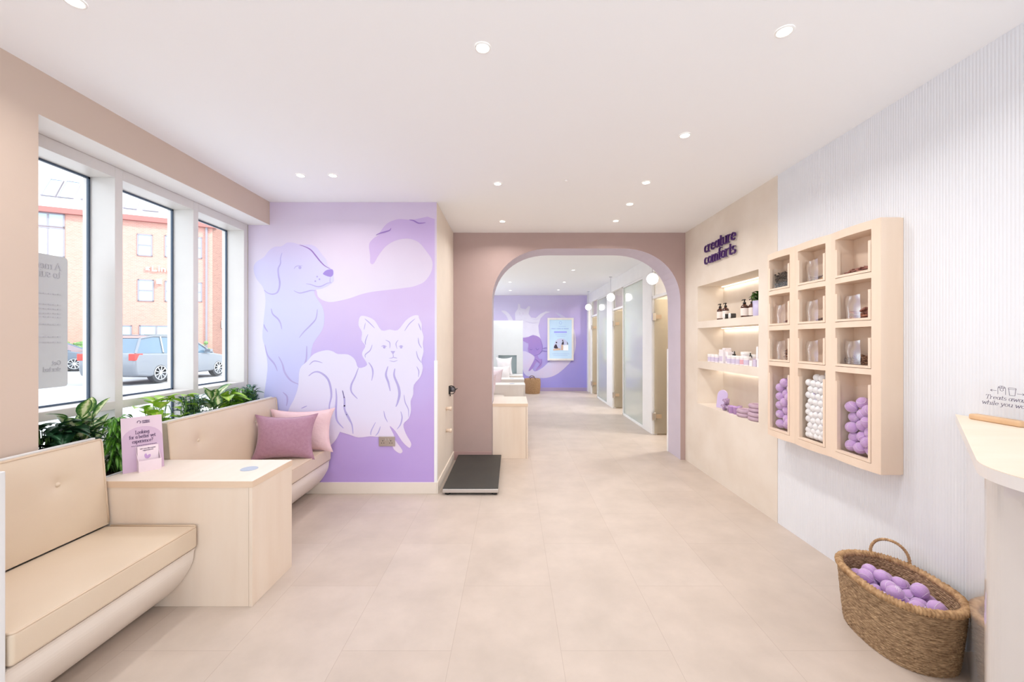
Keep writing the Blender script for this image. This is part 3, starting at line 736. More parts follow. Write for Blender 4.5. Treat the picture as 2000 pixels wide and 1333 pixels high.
DL = [(-1.64, 1.535, 'ceiling light at the very top edge of the view, above the first window', 1), (-.127, 1.778, 'round ceiling light nearest the camera on the left row, above the middle of the floor', 1),
      (1.12, 1.684, 'round ceiling light nearest the camera on the right row', 1), (1.07, 2.535, 'second ceiling light from the camera in the right row', 1),
      (-1.626, 3.15, 'ceiling light left of the pair in front of the dog mural', 1), (-1.378, 3.15, 'ceiling light right of the pair in front of the dog mural', 1),
      (-.116, 3.314, 'single ceiling light in front of the arch, level with the mural wall', 1), (1.078, 3.29, 'third ceiling light from the camera in the right row', 1),
      (1.095, 3.81, 'fourth ceiling light from the camera in the right row', 1), (1.10, 4.34, 'ceiling light of the right row closest to the arch', 1),
      (-.103, 4.357, 'ceiling light of the left row closest to the arch', 1),
      (1.10, 7.35, 'nearest ceiling light seen through the arch', 2), (1.13, 8.85, 'middle ceiling light of the right row beyond the arch', 2), (1.155, 10.2, 'farthest ceiling light of the right row beyond the arch', 2),
      (-.04, 8.85, 'nearer ceiling light of the left pair beyond the arch', 2), (-.04, 10.3, 'farther ceiling light of the left pair beyond the arch', 2)]
dl0 = make_downlight()
for i, (x, y, lb_, g) in enumerate(DL):
    o = dl0 if i == 0 else dup(dl0)
    if i in (4, 5):
        for ch in o.children:
            if ch.type == 'LIGHT':
                if i == 4: dim = ch.data.copy(); dim.energy = DOWNLIGHT_POWER*.4
                ch.data = dim
    if g == 2:
        for ch in o.children:
            if ch.type == 'LIGHT':
                if i == 11: bright = ch.data.copy(); bright.energy = DOWNLIGHT_POWER*1.7; bright.color = (.95, .98, 1)
                ch.data = bright
    o.location = (x, y, H-.0005); o['label'] = lb_; o['group'] = 'recessed ceiling lights of the front room' if g == 1 else 'recessed ceiling lights beyond the arch'
for i, y in enumerate((5.75, 7.6, 10.0)):
    o = light('consulting_room_fill', None, (3.2, y, 2.6), power=60, color=(1, .96, .9), size=.3)  # unseen lamps added to brighten the rooms behind the glass
det = MB().lathe([(.001, 0), (.012, 0), (.012, -.008), (.001, -.01)], (.43, 3.25, H), 16).build('ceiling_sensor', m_ring)
tag(det, 'tiny white sensor dot on the ceiling between the two light rows', 'sensor')
# globe pendants
m_globe = mat('opal_glass_lit', (255, 252, 246), .2, emit=3.2)
m_rod = mat('pale_metal_rod', (215, 215, 220), .3, metal=.6)
def make_pendant():
    t = thing('globe_pendant', '', 'pendant light', (0, 0, 0))
    MB().sphere((0, 0, 0), .078, 28, 16).build('globe', m_globe, parent=t, smooth=True)
    MB().tube([(0, 0, .07), (0, 0, H-2.265)], .006, 8).build('rod', m_rod, parent=t)
    MB().lathe([(.03, H-2.265-.02), (.03, H-2.265), (.001, H-2.265)], (0, 0, 0), 16).build('ceiling_rose', m_rod, parent=t)
    MB().lathe([(.02, .07), (.022, .09), (.01, .1), (.001, .1)], (0, 0, 0), 16).build('collar', m_rod, parent=t)
    return t
p0 = make_pendant()
for i, (y, lb_) in enumerate(((5.7, 'white globe pendant by the nearest glass door, partly hidden by the arch'), (8.11, 'white globe pendant hanging before the middle glass door'), (10.49, 'white globe pendant farthest away, by the purple far wall'))):
    o = p0 if i == 0 else dup(p0)
    o.location = (1.955, y, 2.265); o['label'] = lb_; o['group'] = 'globe pendants along the glass partition'
# ------------------------------------------------------------------ birch tables and box seats
m_pad = mat('grey_pad', (176, 186, 204), .4)
def box_table(name, label, x0, x1, y0, y1, z, pad=None, m_side=None, overlap=.006):
    t = thing(name, label, 'side table', ((x0+x1)/2, (y0+y1)/2, 0))
    ms = m_side or m_birch
    MB().box(x0, x1-.022, y0+.003, y1-.003, 0, z-.034).build('front_panel', ms, parent=t, bevel=.0015)
    MB().box(x1-.020, x1-.002, y0+.001, y1-.001, 0, z-.034).build('side_panel', ms, parent=t, bevel=.0015)
    b = MB(); b.cur = 1; b.box(x0, x1, y0, y1, z-.034, z-.0015); b.cur = 0; b.box(x0+.0005, x1-.0005, y0+.0005, y1-.0005, z-.0015, z)
    b.build('top', [m_side or m_birchtop, m_side or m_birchedge], parent=t)
    if pad: MB().lathe([(.045, z), (.045, z+.002), (.043, z+.003), (.001, z+.003)], (pad[0], pad[1], 0), 32).build('charging_pad', m_pad, parent=t, label='round grey-blue disc set in the top')
    return t
TX1, TY0, TY1 = -1.365, 2.154, 2.545
box_table('side_table', 'pale birch block table between the two window benches, with a grey disc in its top', -2.19, TX1, TY0, TY1, .662, (-1.515, 2.362))
box_table('side_table', 'low pale wooden block table standing in the foot of the arch', -.232, .19, 4.87, 5.5, .655)
m_whitebirch = wood('white_birch', (236, 232, 228), (228, 222, 216))
box_table('side_table', 'white-topped block table beyond the arch, nearest of the row of three', -.95, .224, 6.9, 7.3, .66, (0, 7.1), m_whitebirch)
box_table('side_table', 'white-topped block table beyond the arch, middle of the row of three', -.95, .235, 7.9, 8.3, .66, (0, 8.1), m_whitebirch)
box_table('side_table', 'white-topped block table beyond the arch, farthest of the row of three', -.95, .235, 8.75, 9.1, .66, None, m_whitebirch)

# ------------------------------------------------------------------ window benches
m_vinyl = mat('cream_leatherette', (220, 203, 182), .33, rgb2=(216, 198, 176), scale=3, bump=.05, bscale=300, spec=.5)
m_vinyl2 = mat('pale_leatherette', (235, 226, 217), .42, rgb2=(231, 221, 211), scale=3)
m_pipe = mat('cream_piping', (214, 192, 168), .4)
m_board = mat('bench_white_board', (228, 229, 230), .5)
def cushion_face(y0, y1, z0, z1, xf, tilt, dimples, amp=.012):
    def f(u, v):
        y = y0+(y1-y0)*u; z = z0+(z1-z0)*v
        e = min(u*(y1-y0), (1-u)*(y1-y0), v*(z1-z0), (1-v)*(z1-z0)); puff = amp*(1-math.exp(-e/.05))
        dd = 0
        for (yy, zz) in dimples:
            r = math.hypot(y-yy, z-zz); dd += .022*math.exp(-(r/.035)**1.1)
            a = math.atan2(z-zz, y-yy); dd += .002*math.exp(-r/.10)*max(0, math.cos(4*a))*min(1, r/.02)
        return (xf + tilt*v*-1 + puff - dd, y, z)
    return f
def bench(label, y0, y1, btn, loc):
    t = thing('window_bench', label, 'bench', loc)
    prof = [(-1.656, .318), (-1.668, .30), (-1.675, .245), (-1.70, .19), (-1.745, .125), (-1.80, .07), (-1.86, .025), (-1.90, 0), (-2.19, 0), (-2.19, .318)]
    MB().prism(smooth_line(prof[:8], 4)+prof[8:], lambda u, v, d: (u, d, v), y0, y1).build('curved_base', m_vinyl2, parent=t)
    s_ = MB().box(-2.13, -1.648, y0+.002, y1-.002, .320, .432).build('seat', m_vinyl, parent=t, bevel=.014, seg=3)
    r = .0045; xs, z = -1.652, .429
    MB().tube([(-2.10, y1-.006, .433), (-1.665, y1-.006, .433), (-1.654, y1-.010, .431), (xs, y1-.02, z), (xs, y0+.02, z), (-1.654, y0+.010, .431), (-1.665, y0+.006, .433), (-2.10, y0+.006, .433)], r, 8).build('piping', m_pipe, parent=s_, smooth=True)
    b = MB(); tilt = .038; xf = -2.112; z0, z1 = .442, .886
    nu = int((y1-y0)/.018)
    f = cushion_face(y0+.004, y1-.004, z0, z1, xf, tilt, btn)
    b.grid(f, nu, 26)
    xb = -2.185
    b.grid(lambda u, v: (xb, y0+.004+(y1-y0-.008)*u, z0+(z1-z0)*v), 1, 1)
    # rim between face and back
    def rim(pts):
        n = len(pts); b.add(pts+[(xb, p[1], p[2]) for p in pts], [(i, i+1, n+i+1, n+i) for i in range(n-1)])
    rim([f(i/nu, 0) for i in range(nu+1)]); rim([f(i/nu, 1) for i in range(nu+1)]); rim([f(0, j/26) for j in range(27)]); rim([f(1, j/26) for j in range(27)])
    bk = b.build('backrest', m_vinyl, parent=t, smooth=False)
    for p_ in bk.data.polygons[:nu*26]: p_.use_smooth = True
    pp = [f(u, 1) for u in [i/20 for i in range(21)]]
    c = [(xf+.002, y0+.004, z0), (xf-tilt+.002, y0+.004, z1), ]
    ln = [(xf+.001, y0+.006, z0+.01)]+[(xf-tilt*v+.001, y0+.005, z0+(z1-z0)*v) for v in (.3, .6, .95)]+[(xf-tilt, y0+.012, z1+.001), (xf-tilt, y1-.014, z1+.001)]+[(xf-tilt*v+.001, y1-.005, z0+(z1-z0)*v) for v in (.96, .6, .3)]+[(xf+.001, y1-.006, z0+.01)]
    MB().tube(ln, .0045, 8).build('piping', m_pipe, parent=bk, smooth=True)
    for (yy, zz) in btn:
        xx = xf-tilt*(zz-z0)/(z1-z0)+.012-.022
        MB().lathe([(.001, -.006), (.011, -.004), (.012, 0), (.009, .005), (.001, .007)], (xx+.004, yy, zz), 16, 'X').build('button', m_vinyl, parent=bk, smooth=True)
    MB().box(-2.205, -2.187, y0, y1, 0, .893).build('back_board', m_board, parent=t, bevel=.002)
    return t
bench('cream padded bench in the left foreground, up against the near side of the block table', 1.345, 2.150, [(1.93, .722)], (-1.9, 1.75, 0))
bench('cream padded bench under the dog mural with two cushions on it', 2.549, 3.738, [(2.795, .722), (3.42, .722)], (-1.9, 3.15, 0))
pn = MB().box(-2.205, -1.655, 1.315, 1.340, 0, .975).build('end_panel', m_board, bevel=.004, org=(-1.9, 1.33, 0))
tag(pn, 'pale grey upright end panel at the left edge, closing off the near bench', 'panel')

# ------------------------------------------------------------------ cushions
def pillow(name, label, c, w_, h_, th, m, yaw, lean, group=None, pinch=.12, seed=1, roll=0):
    rnd = random.Random(seed); ph = [rnd.uniform(0, 6) for _ in range(6)]
    M_ = Matrix.Rotation(yaw, 4, 'Z') @ Matrix.Rotation(lean, 4, 'X') @ Matrix.Rotation(roll, 4, 'Y')
    def shp(sgn):
        def f(u, v):
            a, b_ = 2*u-1, 2*v-1
            px = w_/2*a*(1-pinch*(1-b_*b_)*0 - pinch*(1-abs(b_)**2)*abs(a)**3); pz = h_/2*b_*(1-pinch*(1-abs(a)**2)*abs(b_)**3)
            px *= 1+.05*abs(a*b_)**4; pz *= 1+.06*abs(a*b_)**4
            t_ = max(0, (1-abs(a)**2.4))**.55*max(0, (1-abs(b_)**2.4))**.55
            t_ *= 1+.07*math.sin(5*a+ph[0])*math.sin(4*b_+ph[1])
            wr = .006*math.sin(22*(a+b_)+ph[2])*abs(a*b_)*(1-abs(a))*4
            return Vector(c)+M_ @ Vector((px, sgn*(th/2*t_+.002+wr*.5), pz+h_/2))
        return f
    b = MB(); b.grid(shp(-1), 30, 26); b.grid(shp(1), 30, 26)
    o = b.build(name, m, org=c, smooth=True)
    tag(o, label, 'cushion', group)
    e = []
    for i in range(30): e.append((shp(-1)(i/30, 0)+shp(1)(i/30, 0))/2)
    for i in range(26): e.append((shp(-1)(1, i/26)+shp(1)(1, i/26))/2)
    for i in range(30): e.append((shp(-1)(1-i/30, 1)+shp(1)(1-i/30, 1))/2)
    for i in range(26): e.append((shp(-1)(0, 1-i/26)+shp(1)(0, 1-i/26))/2)
    MB().tube(e, .0035, 6, closed=True).build('seam', m, parent=o, smooth=True)
    return o
m_mv = mat('mauve_velvet', (172, 130, 150), .8, rgb2=(165, 121, 143), scale=50, detail=6, sheen=.5, bump=.25, bscale=220)
m_pk = mat('pale_pink_linen', (232, 200, 204), .8, rgb2=(226, 192, 198), scale=10, bump=.3, bscale=60)
m_pk2 = mat('faint_pink_linen', (238, 220, 228), .8)
m_wh = mat('white_linen', (236, 232, 236), .8)
pillow('cushion', 'dusky mauve cushion in front on the bench', (-1.875, 3.35, .432), .47, .355, .15, m_mv, math.radians(8), math.radians(-14), 'cushions on the window bench', seed=3)
pillow('cushion', 'pale pink cushion behind the mauve one, against the mural', (-1.85, 3.58, .434), .52, .36, .13, m_pk, math.radians(6), math.radians(-9), 'cushions on the window bench', seed=5)
for i, (x, y, z, w_, m, lb_) in enumerate(((-.42, 6.6, .5, .34, m_pk2, 'blush pink cushion beyond the arch, nearest the table row'), (-.36, 7.6, .5, .36, m_pk2, 'pink cushion beyond the arch between the first and second block tables'),
        (-.22, 8.5, .5, .42, m_wh, 'white cushion beyond the arch with its corner sticking up'), (-.16, 8.93, .66, .34, m_wh, 'white cushion lying in front of the white cabinet opening'))):
    pillow('cushion', lb_, (x, y, z), w_, .38, .16, m, math.radians((-50, -40, 20, 10)[i]), math.radians(-12), 'cushions beyond the arch', seed=10+i)
# far benches carrying them
for i, (y0, y1, lb_) in enumerate(((5.52, 6.89, 'pink-cushioned bench beyond the arch, nearest'), (7.31, 7.89, 'short bench beyond the arch between the first two block tables'), (8.31, 8.74, 'short bench beyond the arch between the last two block tables'))):
    t = thing('padded_bench', lb_, 'bench', (-.6, (y0+y1)/2, 0), 'benches beyond the arch')
    MB().box(-.95, -.15, y0, y1, 0, .36).build('base', m_vinyl2, parent=t, bevel=.03)
    MB().box(-.93, -.13, y0+.01, y1-.01, .36, .5).build('seat', m_vinyl2, parent=t, bevel=.02)
# white cabinet with an opening
cb_ = thing('white_cabinet', 'tall white cabinet with a square opening, standing left of the cat mural', 'cabinet', (-.2, 9.5, 0))
m_cab = mat('white_lacquer', (222, 226, 230), .4)
b = MB(); x0c, x1c, y0c, y1c = -.95, .245, 9.2, 9.75
b.box(x0c, x1c, y0c, y1c, 1.08, 1.86); b.box(x0c, x1c, y0c, y1c, 0, .66); b.box(.105, x1c, y0c, y1c, .66, 1.08); b.box(x0c, -.31, y0c, y1c, .66, 1.08); b.box(-.31, .105, y1c-.03, y1c, .66, 1.08)
b.build('carcass', m_cab, parent=cb_)
MB().box(-.31, .105, y0c+.15, y0c+.16, .66, 1.08).build('back_panel', mat('grey_green_panel', (190, 204, 206), .6), parent=cb_)
# round basket by the far wall
m_wick2 = mat('tan_wicker', (186, 150, 112), .8, rgb2=(160, 124, 88), scale=30, stretch=(1, 1, 6), contrast=(.35, .6), bump=.5, bscale=80)
fb = thing('round_basket', 'round tan woven basket on the floor in front of the far purple wall', 'basket', (.545, 10.98, 0))
pr = [(.19, 0)]; 
for i in range(41):
    h = .39*i/40; pr.append((.195+.025*math.sin(PI*h/.5)+.003*math.sin(i*PI), h)); pr[-1] = (pr[-1][0]+(.004 if i % 2 else 0), h)
pr += [(.21, .39), (.2, .38), (.18, .02), (.001, .02)]
MB().lathe(pr, (.545, 10.98, 0), 40).build('woven_body', m_wick2, parent=fb, smooth=True)
for s_ in (-1, 1): MB().tube([(.545+.07*math.cos(a), 10.98+s_*.21, .39+.06*math.sin(a)) for a in [PI*i/10 for i in range(11)]], .009, 8).build('handle', mat('brown_handle', (112, 82, 62), .7), parent=fb, smooth=True)
# framed screen on the far wall
tv = thing('framed_screen', 'lit poster screen in a pale wooden frame on the far purple wall', 'display screen', (1.35, YF-.01, .857))
X0, X1, Z0, Z1 = .986, 1.714, .857, 2.043
b = MB(); t_ = .055; ya, yb = YF-.055, YF-.01
b.box(X0, X0+t_, ya, yb, Z0, Z1); b.box(X1-t_, X1, ya, yb, Z0, Z1); b.box(X0+t_, X1-t_, ya, yb, Z0, Z0+t_); b.box(X0+t_, X1-t_, ya, yb, Z1-t_, Z1)
b.build('frame', m_whitebirch, parent=tv, bevel=.004)
m_scr = mat('screen_blue', (182, 206, 228), .3, emit=.3, spec=.3)
MB().box(X0+t_, X1-t_, YF-.035, YF-.012, Z0+t_, Z1-t_).build('screen', m_scr, parent=tv)
def sw(u, v, d): return ((1060+u/12.114-1000)*YF/800, YF-.036-d, 1.4-(610+v/12.118-667)*YF/800)
def em(nm, c, e=.4): return mat(nm, c, .4, emit=e)
b = MB(); flat_poly(b, [(282+20*math.cos(a), 481+20*math.sin(a)) for a in [PI/2+PI*i/8 for i in range(9)]]+[(550+20*math.cos(a), 481+20*math.sin(a)) for a in [-PI/2+PI*i/8 for i in range(9)]], sw, 0, .001); b.build('banner', em('screen_banner', (142, 148, 216)), parent=tv)
b = MB(); flat_poly(b, [(245+50+0,905),(245,905),(255,790),(300,690),(350,645),(420,628),(500,640),(560,690),(590,740),(600,920)], sw, 0, .001); b.build('picture', em('screen_picture', (176, 180, 206)), parent=tv)
b = MB(); flat_poly(b, smooth_loop([(270,860),(270,810),(300,770),(320,770),(345,830),(360,865)], 3), sw, .0015, .0025); flat_poly(b, [(322+17*math.cos(a), 727+19*math.sin(a)) for a in [i*PI/6 for i in range(12)]], sw, .0015, .0025)
flat_poly(b, [(468+15*math.cos(a), 680+17*math.sin(a)) for a in [i*PI/6 for i in range(12)]], sw, .0015, .0025); flat_poly(b, [(470,700),(490,700),(498,770),(450,780),(440,760)], sw, .0015, .0025)
flat_poly(b, [(565,700),(590,740),(595,780),(580,775)], sw, .0015, .0025)
b.build('picture_figures', em('screen_dark', (58, 46, 62), .1), parent=tv)
b = MB(); flat_poly(b, [(430,780),(480,780),(480,905),(430,905)], sw, .0015, .0025); flat_poly(b, [(245,880),(400,860),(425,905),(245,915)], sw, .0015, .0025); b.build('picture_floor', em('screen_tan', (190, 160, 140)), parent=tv)
b = MB(); flat_poly(b, [(482,790),(600,780),(600,915),(482,915)], sw, .0015, .0025); b.build('picture_table', em('screen_white', (222, 226, 230)), parent=tv)
b = MB()
for (x0_, x1_, y_, h_) in ((375, 525, 345, 8), (300, 540, 538, 8), (330, 520, 575, 8), (230, 610, 990, 8), (250, 590, 1030, 8)):
    x = x0_
    while x < x1_: flat_poly(b, [(x, y_), (x+26, y_), (x+26, y_+h_), (x, y_+h_)], sw, 0, .001); x += 34
strokes(b, [arc(418, 262, 30, 34, 0, 360, 14)], sw, 8, 8, 0, .001)
x = 205
for wd in (80, 20, 90, 30, 120):
    flat_poly(b, [(x, 392), (x+wd, 392), (x+wd, 412), (x, 412)], sw, 0, .001); x += wd+16
b.build('caption', em('screen_caption', (142, 166, 206)), parent=tv)

# ------------------------------------------------------------------ leaflet stand
st = thing('leaflet_stand', 'lilac card stand with a leaflet pocket on the block table', 'leaflet stand', (-2.10, 2.34, .662))
m_card = mat('lilac_card', (222, 200, 214), .6); m_card2 = mat('deeper_lilac_card', (206, 178, 202), .6); m_ink = mat('plum_ink', (96, 72, 104), .6)
m_leaf_card = mat('pale_pink_card', (236, 218, 226), .6)
O = Vector((-2.157, 2.27, .662)); Ux = Vector((.103, .14, 0)).normalized(); Nn = Vector((Ux.y, -Ux.x, 0)); back = -.055
CW, CH = .180, .30
def cs(u, v, d): return O+Ux*u+Vector((0, 0, v))+Nn*(d+back*v/CH)
MB().prism([(0,0),(CW,0),(CW,CH),(0,CH)], cs, -.003, 0).build('backboard', m_card, parent=st)
b = MB(); flat_poly(b, [(0,0),(CW,0),(CW,.17)]+[(CW/2+CW/2*math.cos(a), .17+.075*math.sin(a)) for a in [PI*i/14 for i in range(1, 14)]]+[(0,.17)], cs, .0004, .0009)
b.build('printed_arch', m_card2, parent=st)
b = MB()
def line(s_, y, size, wd, cx=CW/2, nw=.24, k=6): text(b, s_, (lambda yy, c_: (lambda u, v, d: cs(u+c_, v+yy, d)))(y, cx), size, nw, .12, .0012, .0018, width=wd, align='c', k=k)
line('Looking', .205, .0125, .062); line('for a better vet', .180, .0125, .116); line('experience?', .155, .0125, .092)
x = .04
while x < .145: b.prism([(x,.138),(x+.006,.138),(x+.006,.141),(x,.141)], cs, .0012, .0018); x += .008
line('creature', .272, .0052, .034, .108, .4); line('comforts', .2625, .0052, .034, .108, .4)
strokes(b, [[(p[0]*.0075+.077, p[1]*.0075+.27) for p in arc(0, 0, 1, 1, -60, 200, 10)]], cs, .003, .003, .0012, .0018, 6)
b.build('print', m_ink, parent=st)
px0, px1, pd = .058, .158, .042
pk = MB()
side = [(0,0),(pd,0),(pd,.062),(.012,.098),(0,.14)]
pk.prism([(px0,0),(px1,0),(px1,.062),(px0,.062)], lambda u, v, d: cs(u, v, pd+d-back*v/CH), -.002, 0)
for xx in (px0, px1-.002): pk.prism([(a, b_) for a, b_ in side], (lambda q: (lambda u, v, d: cs(q+d, v, u+.001-back*v/CH*0)))(xx), 0, .002)
pk.build('pocket', m_leaf_card, parent=st)
lf = MB().prism([(px0+.004,.02),(px1-.004,.02),(px1-.004,.135),(px0+.004,.135)], lambda u, v, d: cs(u, v, .020+d-.004), -.008, 0).build('leaflets', m_leaf_card, parent=st)
b = MB(); fl = lambda u, v, d: cs(u, v, .0165+d)
text(b, 'vet care like never', lambda u, v, d: fl(u+.108, v+.119, d), .0042, .3, .16, 0, .0006, width=.07, align='c', k=5)
text(b, 'experienced', lambda u, v, d: fl(u+.108, v+.109, d), .0042, .3, .16, 0, .0006, width=.046, align='c', k=5)
b.build('print', m_ink, parent=lf)
b = MB(); flat_poly(b, smooth_loop([(.094,.07),(.104,.064),(.116,.072),(.118,.084),(.110,.086),(.104,.080),(.1,.092),(.093,.090),(.091,.080)], 3), fl, 0, .0008); b.build('printed_paw', mat('paw_violet', (190, 152, 200), .6), parent=lf)

# ------------------------------------------------------------------ planter and plants
m_soil = mat('dark_soil', (60, 46, 36), .95, bump=.8, bscale=40)
pt = thing('window_planter', 'long white trough running under the windows behind the benches', 'planter', (-2.31, 2.85, 0))
b = MB(); b.box(-2.222, -2.207, 1.924, 3.745, 0, .66); b.box(-2.415, -2.40, 1.924, 3.745, 0, .66); b.box(-2.40, -2.222, 1.924, 3.745, .3, .32); b.box(-2.40, -2.222, 1.924, 1.94, .32, .66); b.box(-2.40, -2.222, 3.73, 3.745, .32, .66)
b.build('trough', m_board, parent=pt)
MB().box(-2.40, -2.222, 1.94, 3.73, .32, .64).build('soil', m_soil, parent=pt)
def leaf(b, base, direction, L, wd, droop, shape=1.0, curl=.25, rnd=random, n=7):
    d = Vector(direction).normalized(); side_ = d.cross(Vector((0, 0, 1)))
    if side_.length < .1: side_ = Vector((1, 0, 0))
    side_.normalize(); up = side_.cross(d).normalized(); base = Vector(base)
    def f(u, v):
        a = 2*u-1; prof = math.sin(PI*min(1, v**shape))**.8 if v < 1 else 0
        p = base+d*(L*v)-Vector((0, 0, 1))*(droop*L*v*v)+side_*(a*wd/2*prof)+up*(curl*wd*a*a*prof*.6)
        return p
    b.grid(f, 4, n, uvn=lambda u, v: (2*u-1, v))
def plant(label, c, kind, seed):
    R_ = random.Random(seed); m1 = kind['m']; t = thing('potted_plant', label, 'plant', c, 'plants in the window trough')
    b = MB(); sb = MB()
    for i in range(kind['n']):
        a = R_.uniform(0, 2*PI); hgt = R_.uniform(*kind['h']); rad = R_.uniform(0, kind['r'])
        bx, by = c[0]+R_.uniform(-.02, .02), c[1]+R_.uniform(-.03, .03)
        tip = Vector((c[0]+rad*.55*math.cos(a), c[1]+rad*math.sin(a), c[2]+hgt))
        el = R_.uniform(*kind['el']); dr = Vector((math.cos(a)*math.cos(el)*.8, math.sin(a)*math.cos(el), math.sin(el)))
        sb.tube([(bx, by, c[2]-.02), ((bx+tip.x)/2, (by+tip.y)/2, c[2]+hgt*.6), tip], .0022, 5)
        L = R_.uniform(*kind['L']); ee = tip+dr*L
        if ee.x < -2.40 or tip.x < -2.40: dr.x = abs(dr.x)*.4; tip.x = max(tip.x, -2.38)
        if ee.y > 3.73: dr.y = -abs(dr.y)
        if ee.y < 1.96: dr.y = abs(dr.y)
        if ee.x > -2.20 and tip.z < .92: dr.x = -abs(dr.x)*.2; tip.x = min(tip.x, -2.24)
        leaf(b, tip, dr, L, L*kind['w'], kind['droop'], kind['sh'], rnd=R_)
    b.build('foliage', m1, parent=t, smooth=True); sb.build('stems', kind['ms'], parent=t, smooth=True)
    return t
m_varie = leaf_mat('variegated_leaf', (52, 104, 46), (150, 184, 100), (236, 240, 196), (.62, .85, 1.2))
m_lime = leaf_mat('lime_leaf', (150, 196, 60), (176, 212, 84), (220, 228, 120))
m_dark = leaf_mat('dark_leaf', (26, 62, 38), (44, 88, 56), (96, 134, 104))
m_blue = leaf_mat('blue_green_leaf', (60, 100, 88), (92, 132, 116), (176, 200, 184))
m_fern = leaf_mat('fern_leaf', (74, 132, 36), (96, 160, 44), (150, 196, 84))
m_stem = mat('green_stem', (86, 128, 58), .6)
K = dict(ms=m_stem)
kd = dict(m=m_varie, n=34, h=(.12, .36), r=.07, el=(.3, 1.35), L=(.11, .18), w=.42, droop=.25, sh=.8, **K)
kl = dict(m=m_lime, n=24, h=(.18, .38), r=.09, el=(-.1, .8), L=(.09, .14), w=.72, droop=.4, sh=.62, **K)
kk = dict(m=m_dark, n=64, h=(.14, .33), r=.10, el=(-.3, .7), L=(.07, .12), w=.55, droop=.4, sh=.75, **K)
kb = dict(m=m_blue, n=150, h=(.14, .36), r=.10, el=(-.1, .9), L=(.035, .065), w=.62, droop=.3, sh=.75, **K)
kf = dict(m=m_fern, n=150, h=(.04, .32), r=.08, el=(-.6, .6), L=(.05, .09), w=.3, droop=.7, sh=.8, **K)
kd2 = dict(kd); kd2.update(h=(.2, .34), n=18)
for lb_, y, k_, s_, dx in (('low dark glossy plant at the near end of the trough', 2.03, kk, 1, 0), ('tall plant with big cream and green mottled leaves in the first window', 2.20, kd, 2, 0),
        ('bright green ferny plant spilling behind the leaflet stand', 2.40, kf, 3, 0), ('broad dark-leaved plant under the mottled one', 2.13, kk, 12, .02), ('lime green plant with heart-shaped leaves in the second window', 2.66, kl, 4, 0),
        ('small lime green leafy plant rising in front of the second mullion', 2.86, dict(kl, n=10, L=(.06, .1)), 8, 0),
        ('bushy blue-green plant between the second and third windows', 2.97, kb, 5, 0), ('upright striped-leaf plant at the left of the third window', 3.17, kd2, 6, 0),
        ('yellow-green plant in the third window', 3.32, dict(kl, h=(.2, .34)), 7, 0), ('dense blue-green plant next to the mural', 3.60, kb, 9, 0), ('small dark green bush in the third window, left of the blue-green one', 3.46, dict(kb, m=m_fern), 10, 0)):
    plant(lb_, (-2.31+dx, y, .64), k_, s_)
# ------------------------------------------------------------------ wall lettering
m_sign = mat('deep_purple_acrylic', (74, 34, 108), .35)
sg = thing('wall_sign', 'raised dark purple "creature comforts" lettering on the cream wall above the niche', 'sign', (XR, 4.0, 2.19))
for wd, z in (('creature', 2.322), ('comforts', 2.198)):
    adv = sum(G[c][1] for c in wd); sx = .60/adv; x = 0
    for c in wd:
        b = MB(); strokes(b, [[((x+px)*sx+.003*py, py*.071) for px, py in l] for l in G[c][0]], lambda u, v, d: (XR-.012-d, 4.30-u, z+v), .0135, .0075, 0, .014)
        b.build('letter', m_sign, parent=sg); x += G[c][1]
b = MB()
for y in (4.25, 4.1, 3.95, 3.8):
    for z in (2.36, 2.24): b.lathe([(.003, 0), (.003, .013)], (XR-.0125, y, z), 8, 'X')
b.build('standoff', m_sign, parent=sg)

# ------------------------------------------------------------------ niche lights
m_led = mat('warm_led', (255, 240, 218), .5, emit=3)
for i, (z, lb_) in enumerate(((1.995, 'warm light strip at the top of the wall niche'), (1.54, 'warm light strip under the upper niche shelf'), (1.105, 'warm light strip under the lower niche shelf'))):
    o = MB().box(2.292, 2.306, 3.41, 4.48, z-.008, z-.0005).build('led_strip', m_led, org=(2.3, 3.95, z))
    tag(o, lb_, 'light strip', 'light strips of the wall niche')
    light('led_lamp', o, (-.002, 0, -.012), power=.6, color=(1, .94, .85), size=.014, size_y=1.05)

# ------------------------------------------------------------------ things in the niche
m_amber = mat('amber_bottle', (72, 32, 18), .15, coat=.5); m_label = mat('cream_label', (238, 228, 222), .6); m_pump = mat('black_pump', (26, 22, 20), .35)
S1, S2, S3 = 1.612, 1.18, .715
def pump_bottle():
    t = thing('pump_bottle', '', 'bottle', (0, 0, 0))
    MB().lathe([(.001, 0), (.026, 0), (.028, .004), (.028, .085), (.024, .098), (.011, .108), (.010, .118), (.001, .118)], (0, 0, 0), 24).build('bottle_body', m_amber, parent=t, smooth=True)
    MB().lathe([(.0284, .016), (.0286, .018), (.0286, .076), (.0284, .078)], (0, 0, 0), 24).build('paper_label', m_label, parent=t, smooth=True)
    b = MB(); b.lathe([(.012, .112), (.012, .126), (.005, .128), (.005, .142), (.010, .143), (.010, .150), (.001, .152)], (0, 0, 0), 16); b.tube([(0, 0, .147), (0, .030, .148), (0, .037, .143)], .0038, 8)
    b.build('pump', m_pump, parent=t, smooth=True)
    return t
pbt = pump_bottle()
